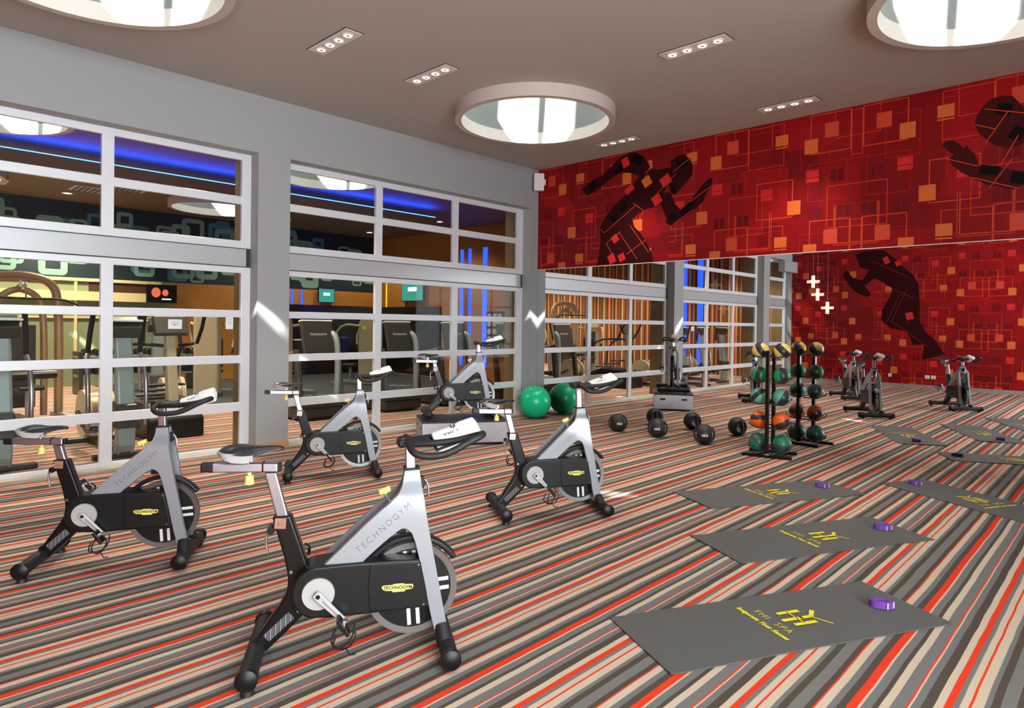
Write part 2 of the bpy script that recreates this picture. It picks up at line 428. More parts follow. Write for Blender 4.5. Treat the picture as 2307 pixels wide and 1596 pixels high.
# glazed wall on the left: three bays, columns between
OPEN_T = 3.665
BAY = [(-4.757, -0.20), (-9.727, -5.176), (YB, -10.15)]
wl = MB()
wl.box(-0.28, 0, YB, 0.0, OPEN_T, ZC)
wl.box(-0.30, 0, YB - .25, YB, 0, ZC)
cols_y = [(-0.20, 0.0), (-5.176, -4.757), (-10.15, -9.727)]
for a, b in cols_y: wl.box(-0.28, 0, a, b, 0, OPEN_T)
S(wl.build('wall_left', 'wall_paint'), 'grey wall with columns between the glazed bays')
oc = MB()
for a, b in cols_y: oc.box(-0.62, -0.281, a - 0.02, b + 0.02, 0, ZC - 0.002)
oc.box(-0.62, -0.281, -11.99, YB, 0, ZC - 0.002)
oc.box(-0.40, -0.281, GY0, GY1, OPEN_T + .02, ZC - 0.002)
S(oc.build('wall_gym_side', 'olive_paint'), 'olive painted back of the columns inside the gym')
for a, b in cols_y:
    S(MB().box(0.0, 0.015, a, b, 0, 0.085).box(-0.26, 0, a - .012, a, 0, .085).box(-0.26, 0, b, min(b + .012, 0), 0, .085).build('baseboard_left', 'wood_base'), 'low tan timber baseboard around a grey column')
    if b < -0.1: pass

RAILS = [(3.585, OPEN_T), (3.04, 3.138), (2.50, 2.59), (2.192, 2.265), (1.645, 1.733), (1.08, 1.175), (0.49, 0.595), (0.0, 0.055)]
ROWS = [(3.138, 3.585), (2.59, 3.04), (1.733, 2.192), (1.175, 1.645), (0.595, 1.08), (0.055, 0.49)]
def window(idx, y0, y1, edges, label):
    t = thing('window_%d' % idx, label, 'window', (0, 0, 0), 0, None, 'structure')
    for z0, z1 in RAILS: MB().box(-0.25, -0.20, y0, y1, z0, z1).build('rail', 'alu_white', t, bevel=.004)
    for a, b in edges:
        MB().box(-0.252, -0.196, a, b, 0.0, 2.2651).build('mullion', 'alu_white', t, bevel=.004)
        MB().box(-0.252, -0.196, a, b, 2.4999, OPEN_T).build('mullion', 'alu_white', t, bevel=.004)
    MB().box(-0.26, -0.185, y0 + .06, y1 - .06, 2.275, 2.49).build('fascia', 'alu_fascia', t, bevel=.004)
    MB().box(-0.25, -0.205, y0, y1, 2.266, 2.499).build('fascia_backing', 'dark_gap', t)
    MB().box(-0.20, 0.0, y0, y1, 0.0005, 0.012).build('sill', 'stone_sill', t)
    ed = sorted(edges)
    for k in range(len(ed) - 1):
        for z0, z1 in ROWS:
            MB().box(-0.2265, -0.2235, ed[k][1] - .004, ed[k + 1][0] + .004, z0 - .004, z1 + .004).build('pane', 'clear_glass', t)
    return t
def edges_for(sh): return [(-4.757 + sh, -4.67 + sh), (-3.325 + sh, -3.212 + sh), (-1.855 + sh, -1.735 + sh), (-0.348 + sh, -0.20 + sh)]
window(1, BAY[0][0], BAY[0][1], edges_for(0), 'glazed bay of white framed panes between grey column and mirror corner')
e2 = edges_for(-4.95); e2[0] = (-9.727, -9.62); e2[3] = (-5.29, -5.176)
window(2, BAY[1][0], BAY[1][1], e2, 'glazed bay of white framed panes in front of the ellipticals')
window(3, BAY[2][0], BAY[2][1], [(-11.8, -11.70), (-10.27, -10.15)], 'narrow glazed bay beside the opposite red wall')
MB_ = MB().box(-0.02, 0.16, YB, YB + 1.0, 3.30, 3.62); S(MB_.build('trim_1', 'wall_paint'), 'grey boxed soffit in the far corner by the red wall')

# mirror wall and red mural above it
S(MB().box(-0.3, XR + .2, 0.006, 0.25, 0, ZC).build('wall_back', 'wall_paint'), 'grey wall carrying the mirror panels')
mx = [0.002, 0.953, 2.739, 4.539, 6.325, 8.11, 9.9, XR]
for i in range(len(mx) - 1):
    o = MB().box(mx[i] + .0012, mx[i + 1] - .0012, 0.0, 0.006, 0.004, 2.60).build('mirror_panel', 'mirror_silver')
    tag(o, ['narrow wall mirror panel in the corner beside the green ball', 'tall wall mirror panel behind the 14LB grip ball', 'tall wall mirror panel behind the 20LB grip ball', 'tall wall mirror panel between the ball rack and the sideways mat',
            'tall wall mirror panel beside the sideways yoga mat', 'tall wall mirror panel past the yoga mats', 'last wall mirror panel, meeting the window wall'][i], 'mirror', 'mirror panels along the mural wall')
red = MB().box(0.0, XR, -0.02, 0.006, 2.592, ZC).build('wall_mural', 'red_ground')
S(red, 'red mural wall band with orange squares and dark dancing figures above the mirror')
S(MB().box(0.0, XR, -0.022, 0.004, 2.584, 2.592).build('trim_2', 'white_trim'), 'thin pale edge strip under the red mural')
opp = MB().box(-0.0, XR, YB - 0.25, YB, 0, ZC).build('wall_front', 'red_ground'); S(opp, 'red patterned wall with a dark bending figure, opposite the mirror')
S(MB().box(0.0, XR, YB, YB + 0.015, 0, 0.11).build('baseboard_front', 'skirting_grey'), 'grey baseboard along the opposite red wall')

def ngon_mesh(polys, y):
    mb = MB()
    for p in polys: mb.add([(x, y, z) for x, z in p], [tuple(range(len(p)))])
    return mb
def clip_rect(x0, x1, z0, z1, zb, xb):
    z0 = max(z0, zb[0]); z1 = min(z1, zb[1]); x0 = max(x0, xb[0]); x1 = min(x1, xb[1])
    return (x0, x1, z0, z1) if z1 - z0 > 0.005 and x1 - x0 > .005 else None
def mural(parent, yface, sgn, zb, units, rows):
    lay = {k: [] for k in ('mural_purple', 'mural_bright', 'mural_line_dim', 'mural_line', 'mural_orange', 'mural_bar')}
    def addr(k, t, mir, x0, x1, z0, z1, dz):
        if mir: x0, x1 = -x1, -x0
        c = clip_rect(t + x0, t + x1, z0 - dz, z1 - dz, zb, XB)
        if c: lay[k].append([(c[0], c[2]), (c[1], c[2]), (c[1], c[3]), (c[0], c[3])])
    def outline(k, t, mir, x0, x1, z0, z1, dz, w=.009):
        addr(k, t, mir, x0, x1, z0 - w / 2, z0 + w / 2, dz); addr(k, t, mir, x0, x1, z1 - w / 2, z1 + w / 2, dz)
        addr(k, t, mir, x0 - w / 2, x0 + w / 2, z0, z1, dz); addr(k, t, mir, x1 - w / 2, x1 + w / 2, z0, z1, dz)
    for t, mir, XB in units:
        for row in rows:
            dz = row * 1.355
            for x, z in ((.70, 3.54), (.79, 3.09), (.44, 3.08)):
                addr('mural_purple', t, mir, x - .08, x - .012, z - .075, z + .075, dz); addr('mural_purple', t, mir, x + .008, x + .08, z - .075, z + .075, dz)
            for x, z in ((.40, 3.57), (1.12, 3.40)):
                addr('mural_bright', t, mir, x - .08, x + .08, z - .02, z + .075, dz); addr('mural_bright', t, mir, x - .08, x + .08, z - .08, z - .03, dz)
            for r in ((.345, .815, 3.24, 3.72), (.25, .61, 3.66, 4.18), (.865, 1.345, 3.72, 4.25), (1.02, 1.30, 3.30, 3.80)): outline('mural_line_dim', t, mir, *r, dz, .007)
            for r in ((.585, 1.065, 2.88, 3.41), (.67, 1.19, 4.01, 4.515), (.865, 1.345, 3.77, 4.32)): outline('mural_line', t, mir, *r, dz, .007)
            for r in ((.375, .855, 3.85, 4.34), (.685, 1.165, 2.68, 3.16), (.985, 1.465, 3.07, 3.56)): outline('mural_line', t, mir, *r, dz, .011)
            addr('mural_orange', t, mir, -.083, .083, 4.03, 4.17, dz); addr('mural_orange', t, mir, -.083, .083, 3.995, 4.012, dz)
            addr('mural_orange', t, mir, .297, .463, 3.86, 4.045, dz)
            addr('mural_bar', t, mir, .547, .713, 4.035, 4.22, dz)
            addr('mural_orange', t, mir, .085, .255, 3.095, 3.28, dz)
    names = {'mural_purple': 'mural_dark_squares', 'mural_bright': 'mural_bright_squares', 'mural_line_dim': 'mural_faint_lines', 'mural_line': 'mural_lines', 'mural_orange': 'mural_orange_squares', 'mural_bar': 'mural_red_orange_squares'}
    mat('mural_bar', srgb(198, 62, 34), 0.5)
    for i, k in enumerate(('mural_purple', 'mural_bright', 'mural_line_dim', 'mural_line', 'mural_orange', 'mural_bar')):
        if lay[k]:
            o = ngon_mesh(lay[k], yface + sgn * (.0006 + .0003 * i)).build(names[k], k, parent); o['kind'] = 'stuff'
XA, XC, XD, XE, XF = (0.02, 2.6375), (2.6375, 5.2575), (5.2575, 7.8775), (7.8775, 10.5), (10.5, XR - .02)
UN = [(-.37, True, XA), (0.94, True, XA), (2.26, True, XA), (1.70, False, XC), (3.015, False, XC), (4.33, False, XC), (6.185, True, XD), (7.5, True, XD), (8.81, True, XD), (6.95, False, XE), (8.26, False, XE), (9.57, False, XE), (11.42, True, XF)]
mural(red, -0.02, -1, (2.594, ZC - .002), UN, (0, 1))
mural(opp, YB, 1, (0.115, ZC - .002), [(t - .35, mr, (max(.02, xb[0] - .35), min(XR - .02, xb[1] - .35))) for t, mr, xb in UN], (0, 1, 2, 3))

def fig(parent, polys, y, material, name='mural_figure'): return ngon_mesh(polys, y).build(name, material, parent)
arm1 = [(0.98, 3.91), (1.08, 3.78), (1.28, 3.83), (1.56, 3.99), (1.79, 4.07), (2.0, 4.01), (2.12, 3.96), (2.31, 4.05), (2.27, 4.15), (2.13, 4.27), (1.97, 4.35), (1.79, 4.33), (1.62, 4.22), (1.39, 4.07), (1.19, 4.02), (1.06, 3.95)]
torso = [(2.12, 3.97), (2.33, 4.04), (2.46, 4.0), (2.67, 4.01), (2.71, 3.84), (2.62, 3.75), (2.56, 3.66), (2.53, 3.57), (2.4, 3.44), (2.28, 3.43), (2.13, 3.38), (1.99, 3.3), (2.03, 3.17), (2.15, 3.06), (2.25, 2.92), (2.35, 2.74), (2.39, 2.596), (1.31, 2.596), (1.35, 2.77), (1.38, 3.0), (1.37, 3.22), (1.47, 3.38), (1.63, 3.54), (1.82, 3.67), (1.98, 3.81)]
head = [(2.66, 4.09), (2.74, 4.15), (2.86, 4.17), (2.98, 4.09), (3.03, 3.98), (3.03, 3.86), (2.96, 3.77), (2.87, 3.69), (2.76, 3.6), (2.67, 3.62), (2.63, 3.77), (2.69, 3.87)]
arm2 = [(2.47, 3.58), (2.58, 3.64), (2.67, 3.62), (2.75, 3.44), (2.86, 3.32), (3.0, 3.45), (3.08, 3.56), (3.18, 3.66), (3.28, 3.74), (3.34, 3.75), (3.34, 3.67), (3.25, 3.54), (3.2, 3.42), (3.02, 3.29), (2.7, 3.13), (2.61, 3.23), (2.53, 3.4)]
head2 = [(6.46, 3.9), (6.48, 3.99), (6.54, 4.08), (6.61, 4.14), (6.71, 4.15), (6.79, 4.13), (6.84, 4.06), (6.89, 3.98), (6.98, 3.85), (6.96, 3.66), (6.87, 3.59), (6.76, 3.57), (6.64, 3.63), (6.56, 3.71), (6.5, 3.78)]
arm3 = [(6.15, 3.71), (6.19, 3.75), (6.26, 3.75), (6.32, 3.7), (6.36, 3.64), (6.39, 3.67), (6.42, 3.61), (6.47, 3.56), (6.5, 3.43), (6.59, 3.39), (6.65, 3.36), (6.74, 3.37), (6.78, 3.34), (6.9, 3.30), (7.1, 3.5), (7.0, 3.2), (6.87, 3.15), (6.81, 3.12), (6.71, 3.16), (6.59, 3.2), (6.47, 3.28), (6.35, 3.37), (6.26, 3.46), (6.22, 3.55), (6.27, 3.58)]
body3 = [(6.9, 3.62), (7.0, 3.75), (7.25, 4.05), (7.6, 4.1), (7.9, 3.9), (8.1, 3.4), (8.15, 2.6), (7.3, 2.6), (7.35, 3.1), (7.1, 3.45)]
fig(red, [arm1, torso, head, arm2], -0.0226, 'figure_dark'); fig(red, [head2, arm3, body3], -0.0226, 'figure_brown')
def dia(cx, cz, w, h, a):
    c, s = math.cos(R(a)), math.sin(R(a)); return [(cx + x * c - z * s, cz + x * s + z * c) for x, z in ((-w, -h), (w, -h), (w, h), (-w, h))]
fig(red, [dia(2.08, 4.23, .1, .07, -30), dia(2.95, 3.36, .13, .05, 35), dia(2.68, 3.22, .08, .06, 60), dia(2.71, 3.68, .04, .09, 30), dia(2.85, 4.03, .09, .06, 0), dia(1.82, 3.48, .07, .045, 35), dia(1.66, 3.35, .08, .05, 35),
          dia(6.72, 4.0, .07, .06, -15), dia(6.60, 3.36, .09, .05, -15), dia(6.86, 3.24, .07, .06, -15), dia(6.84, 3.72, .06, .07, -30), dia(1.72, 4.12, .09, .05, 30), dia(1.2, 3.92, .08, .05, 35)], -0.0229, 'figure_black', 'mural_figure_shading')
fig(red, [dia(2.58, 3.82, .085, .075, 30), dia(1.93, 3.77, .085, .05, 33), dia(2.43, 3.55, .075, .075, 30), dia(1.61, 2.69, .065, .075, 25), dia(1.80, 2.70, .06, .06, 25), dia(1.85, 4.21, .065, .075, 20), dia(1.67, 3.01, .06, .06, 30)], -0.0232, 'mural_bright', 'mural_figure_patches')
fig(red, [dia(2.25, 3.85, .075, .075, 30)], -0.0235, 'mural_orange', 'mural_figure_patch')
fl = []
for x0, z0, x1, z1 in ((1.45, 3.12, 2.05, 3.50), (1.38, 3.2, 1.45, 3.12), (2.33, 3.55, 2.75, 3.9), (2.2, 3.9, 2.33, 4.12), (1.75, 3.1, 2.1, 2.65), (1.95, 3.2, 2.3, 2.75), (1.5, 2.95, 1.78, 3.12), (1.5, 2.95, 1.65, 2.7), (2.7, 3.93, 3.0, 4.1), (2.72, 3.14, 3.05, 3.33), (3.0, 3.45, 3.3, 3.62), (1.9, 2.75, 2.25, 2.95),
                       (2.0, 3.55, 2.2, 3.4), (2.2, 3.4, 2.1, 3.25), (6.55, 4.04, 6.9, 3.92), (6.47, 3.88, 6.65, 3.8), (6.2, 3.55, 6.5, 3.42), (6.45, 3.3, 6.85, 3.13), (6.7, 3.4, 6.85, 3.7), (6.6, 3.16, 6.8, 3.45), (6.56, 3.66, 6.76, 3.98)):
    a = math.atan2(z1 - z0, x1 - x0); l = math.hypot(x1 - x0, z1 - z0)
    fl.append(dia((x0 + x1) / 2, (z0 + z1) / 2, l / 2, .0045, math.degrees(a)))
fig(red, fl, -0.0238, 'mural_line', 'mural_figure_lines')
oppf = [(1.8, 3.76), (2.04, 3.84), (2.53, 3.84), (2.82, 3.59), (3.0, 3.36), (3.26, 3.12), (3.4, 2.86), (3.44, 2.28), (3.44, 1.84), (3.59, 1.55), (3.83, 1.31), (4.03, 0.97), (3.79, 0.87), (3.52, 0.79), (3.56, 1.2), (3.29, 1.2), (3.14, 1.55), (2.74, 1.64), (2.5, 1.87), (2.52, 2.16), (2.69, 2.49), (2.78, 2.75), (2.54, 2.92), (2.3, 3.06), (2.06, 2.84), (2.22, 2.6), (2.13, 2.52), (1.81, 2.67), (1.62, 2.92), (1.46, 3.2), (1.55, 3.33), (1.75, 3.08), (2.0, 3.01), (2.17, 3.3), (1.93, 3.38)]
fig(opp, [oppf], YB + .0028, 'figure_dark')
fig(opp, [dia(2.6, 3.55, .07, .1, 20), dia(3.2, 1.98, .09, .1, 15), dia(2.9, 3.45, .07, .07, 20)], YB + .0034, 'mural_bright', 'mural_figure_patches')
fig(opp, [dia(2.7, 3.3, .6, .005, -28), dia(3.2, 1.5, .6, .005, -38), dia(2.95, 2.3, .5, .005, 68), dia(2.8, 2.2, .4, .005, 68), dia(3.05, 2.6, .3, .005, -25)], YB + .0037, 'mural_line_dim', 'mural_figure_lines')

# window wall on the right
wr = MB()
ys = [YB - .2] + [v for b in RBAYS for v in b] + [0.2]
for i in range(0, len(ys), 2): wr.box(XR, XR + .25, ys[i], ys[i + 1], 0, ZC)
for a, b in RBAYS: wr.box(XR, XR + .25, a, b, 4.1, ZC).box(XR, XR + .25, a, b, 0, 0.15)
S(wr.build('wall_right', 'wall_paint'), 'grey wall with tall windows facing the glazed gym wall')
for k, (a, b) in enumerate(RBAYS):
    t = thing('window_%d' % (4 + k), 'tall daylight window in the wall facing the gym', 'window', (0, 0, 0), 0, 'tall daylight windows', 'structure')
    for z0, z1 in ((0.15, 0.22), (2.3, 2.36), (4.03, 4.1)): MB().box(XR + .1, XR + .15, a, b, z0, z1).build('rail', 'alu_white', t)
    for yy in (a, (a + b) / 2 - .03, b - .06): MB().box(XR + .1, XR + .152, yy, yy + .06, .15, 4.1).build('mullion', 'alu_white', t)

# gym shell
S(MB().box(GX - .2, GX, GY0, GY1, 2.58, ZC).build('wall_gym_back', 'teal_mural_ground'), 'teal mural band high on the far gym wall')
gb = bpy.data.objects['wall_gym_back']
lw = MB().box(GX - .2, GX, GY0, -2.6, 0, 2.58).build('wall_gym_lower', 'sage_wall'); S(lw, 'sage green lower part of the far gym wall')
S(MB().box(GX - .2, GX, -2.6, GY1, 0, 2.58).build('wall_gym_orange', 'orange_wall'), 'orange lower part of the far gym wall')
S(MB().box(GX, -0.3, GY1, GY1 + .2, 0, ZC).build('wall_gym_end', 'orange_wall'), 'orange brown end wall of the gym')
S(MB().box(GX, -0.3, GY0 - .2, GY0, 0, ZC).build('wall_gym_striped', 'striped_wallpaper'), 'gym end wall papered in narrow vertical brown, red and cream stripes')
S(MB().box(-0.3, -0.281, 0.25, GY1, 0, ZC).build('wall_gym_return', 'olive_paint'), 'olive gym wall behind the mirror wall')
for z0, z1, t_ in ((2.5, 2.57, .06), (2.04, 2.26, .10), (1.62, 1.66, .04)):
    MB().box(GX, GX + t_, -11.9, -2.9, z0, z1).build('cream_rail', 'cream_trim', lw)
for yy in (-9.6, -7.2, -4.8): MB().box(GX, GX + .05, yy, yy + .06, 0, 2.5).build('cream_post', 'cream_trim', lw)
MB().box(GX, GX + .02, -4.5, -2.9, 2.27, 2.49).build('brown_panel', 'dark_brown', lw)
# rounded square rings printed on the teal mural
def rring(cy, cz, w, r, lw_, x):
    def loop(h, rr):
        p = []
        for qx, qz, a0 in ((1, 1, 0), (-1, 1, 90), (-1, -1, 180), (1, -1, 270)):
            for k in range(5):
                a = R(a0 + 22.5 * k); p.append((cy + qx * (h - rr) + rr * math.cos(a), cz + qz * (h - rr) + rr * math.sin(a)))
        return p
    A, B = loop(w, r), loop(w - lw_, max(.01, r - lw_)); n = len(A)
    return [(x, y, z) for y, z in A + B], [(i, (i + 1) % n, n + (i + 1) % n, n + i) for i in range(n)]
rng = random.Random(3)
for mname, cnt, nm in (('mural_blue', 40, 'mural_blue_rings'), ('mural_teal', 80, 'mural_teal_rings')):
    mb = MB()
    for k in range(cnt):
        w = rng.uniform(.16, .30); cy = -11.5 + 15 * ((k * 0.618 + rng.uniform(-.02, .02)) % 1); cz = rng.uniform(2.6 + w, ZC - w)
        vs, fs = rring(cy, cz, w, w * .4, w * rng.uniform(.3, .55), GX + .001 + .0005 * (nm == 'mural_teal_rings') + .00001 * k); mb.add(vs, fs)
    o = mb.build(nm, mname, gb); o['kind'] = 'stuff'
# beam with blue cove light in the gym ceiling
S(MB().box(-5.2, -4.42, GY0, 1.3, 3.93, 4.14).build('trim_3', 'gym_ceiling'), 'brown dropped ceiling beam with a blue cove light in the gym')
def lamp_strip(name, mb, material, label): return tag(mb.build(name, material), label, 'light strip')
lamp_strip('cove_light', MB().box(-4.55, -4.425, -11.8, 1.25, 4.14, 4.154), 'blue_led', 'long blue cove light strip on the gym ceiling beam')
for x, w, lab in ((-6.40, .05, 'blue vertical light strip on orange gym wall, farthest from the towel cabinet'), (-6.06, .04, 'thin blue vertical light strip, middle of three on the orange wall'), (-5.43, .07, 'blue vertical light strip on orange gym wall, next to the towel cabinet')):
    lamp_strip('wall_light_strip', MB().box(x - w, x + w, GY1 - .04, GY1, .4, 3.75), 'blue_led_soft', lab)
lamp_strip('wall_light_strip', MB().box(-10.12, -10.09, GY1 - .03, GY1, 1.7, 3.4), 'yellow_led', 'thin yellow vertical light strip in the gym corner')
for y, lab in ((0.72, 'thin blue vertical light strip low on the far gym wall, outer'), (1.03, 'blue vertical light strip on the far gym wall beside the screen')):
    lamp_strip('wall_light_strip', MB().box(GX, GX + .03, y - .03, y + .03, .6, 2.55), 'blue_led_soft', lab)
for x, lab in ((-3.78, 'blue vertical light strip on the striped gym wall, outer of two'), (-3.17, 'blue vertical light strip on the striped gym wall, inner of two')):
    lamp_strip('wall_light_strip', MB().box(x - .10, x + .10, GY0, GY0 + .03, .3, 4.2), 'blue_led_soft', lab)

# ================================================================== SKYLIGHTS AND CEILING LAMPS
def skylight():
    t = thing('skylight', '', 'skylight')
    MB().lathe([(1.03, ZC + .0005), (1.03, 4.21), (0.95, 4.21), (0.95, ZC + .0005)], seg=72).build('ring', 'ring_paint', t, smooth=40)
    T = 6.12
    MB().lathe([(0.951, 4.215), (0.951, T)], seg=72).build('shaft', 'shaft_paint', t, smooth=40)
    MB().lathe([(0.97, 4.37), (0.97, T)], seg=48).build('shaft_casing', 'dark_gap', t, smooth=40)
    a = R(125); M = Matrix.Rotation(a, 4, 'Z')
    for s in (-1, 1):
        MB().box(-1.1, 1.1, min(s * .54, s * 1.1), max(s * .54, s * 1.1), T, T + .05, M).build('roof_curb', 'shaft_paint', t)
    MB().box(-1.1, 1.1, -.10, .00, T - .03, T + .05, M).build('glazing_bar', 'shaft_paint', t)
    for s in (-1, 1):
        MB().box(-1.0, 1.0, min(s * .01, s * .54), max(s * .01, s * .54), T + .02, T + .025, M).build('glazing', 'clear_glass', t)
    return t
proto = skylight()
labs = ['round drum skylight above the platform bike near the mural wall', 'round drum skylight above the bikes in front of the ellipticals', 'round drum skylight above the yoga mats beside the mural', 'round drum skylight at the window end of the room',
        'round gym skylight behind the glazed bay next to the mirror corner', 'round gym skylight above the ellipticals behind the glazing', 'round gym skylight close to the teal mural', 'round gym skylight above the lat pulldown machine']
for i, ((x, y), lab) in enumerate(zip(SKY + GSKY, labs)):
    o = proto if i == 0 else copy_tree(proto)
    o.location = (x, y, 0); o['label'] = lab; o['group'] = 'round skylights'

def downlight():
    t = thing('recessed_downlight', '', 'ceiling light')
    MB().box(-.355, .355, -.093, .093, -.012, 0).build('plate', 'lamp_white', t, bevel=.003)
    MB().box(-.362, .362, -.10, .10, -.006, 0).build('frame', 'dark_gap', t)
    for k in range(4):
        x = -.245 + .163 * k
        MB().lathe([(.058, -.012), (.062, -.019), (.050, -.021), (.040, -.013)], (x, 0, 0), 24, True).build('lamp_ring', 'lamp_white', t, smooth=60)
        b = MB().cyl((x, 0, -.013), (x, 0, -.0155), .042, seg=20).build('lamp', 'lamp_glow', t, smooth=30)
        MB().cyl((x, 0, -.0155), (x, 0, -.024), .017, .012, seg=14).build('bulb', 'lamp_inner', b, smooth=30)
    return t
proto = downlight()
dl = [(2.06, -5.38, 'four lamp recessed downlight between the two skylights, farther from the mural'), (2.10, -4.2, 'four lamp recessed downlight between the two skylights, closer to the mural'),
      (4.61, -2.91, 'four lamp recessed downlight in the middle of the ceiling between skylights'), (4.64, -0.63, 'four lamp recessed downlight by the red mural above the ball rack'), (2.13, -0.65, 'four lamp recessed downlight by the mural near the corner speaker')]
for i, (x, y, lab) in enumerate(dl):
    o = proto if i == 0 else copy_tree(proto)
    o.location = (x, y, ZC); o['label'] = lab; o['group'] = 'recessed four lamp downlights'
    l = bpy.data.lights.new('downlight_lamp', 'SPOT'); l.energy = 110; l.color = (1, .88, .72); l.spot_size = R(85); l.spot_blend = .7; l.shadow_soft_size = .12
    lo = bpy.data.objects.new('downlight_lamp', l); COL.objects.link(lo); lo.location = (x, y, ZC - .05)

# gym lamps: small round downlights
def glamp(i, x, y, e, lab):
    t = thing('round_downlight', lab, 'ceiling light', (x, y, ZC), 0, 'round gym downlights')
    MB().lathe([(.11, 0), (.12, -.015), (.085, -.018), (.08, 0)], (0, 0, 0), 24, True).build('rim', 'lamp_white', t, smooth=50)
    MB().cyl((0, 0, -.002), (0, 0, -.008), .08, seg=20).build('lamp', 'lamp_glow', t)
    l = bpy.data.lights.new('gym_lamp', 'SPOT'); l.energy = e; l.color = (1, .82, .60); l.spot_size = R(130); l.spot_blend = .6; l.shadow_soft_size = .15
    lo = bpy.data.objects.new('gym_lamp', l); COL.objects.link(lo); lo.location = (x, y, ZC - .06)
k = 0
for x in (-1.6, -5.9, -9.2):
    for y in (-10, -5.2, -0.2, 2.6):
        glamp(k, x, y, {-10: 520, -5.2: 560, -0.2: 150, 2.6: 110}[y] * (1.25 if x < -9 else 1), 'small round warm downlight in the brown gym ceiling'); k += 1
for i, (x, y) in enumerate(((-8.9, -6.6), (-8.4, -5.0), (-7.6, -4.4), (-9.0, -0.5))):
    t = thing('ceiling_vent', 'square slatted air vent in the brown gym ceiling', 'vent', (x, y, ZC), 0, 'gym ceiling vents')
    MB().box(-.3, .3, -.3, .3, -.012, 0).build('frame', 'lamp_white', t)
    for s in range(5): MB().box(-.26, .26, -.24 + s * .1, -.19 + s * .1, -.02, -.012).build('slat', 'machine_dark', t)

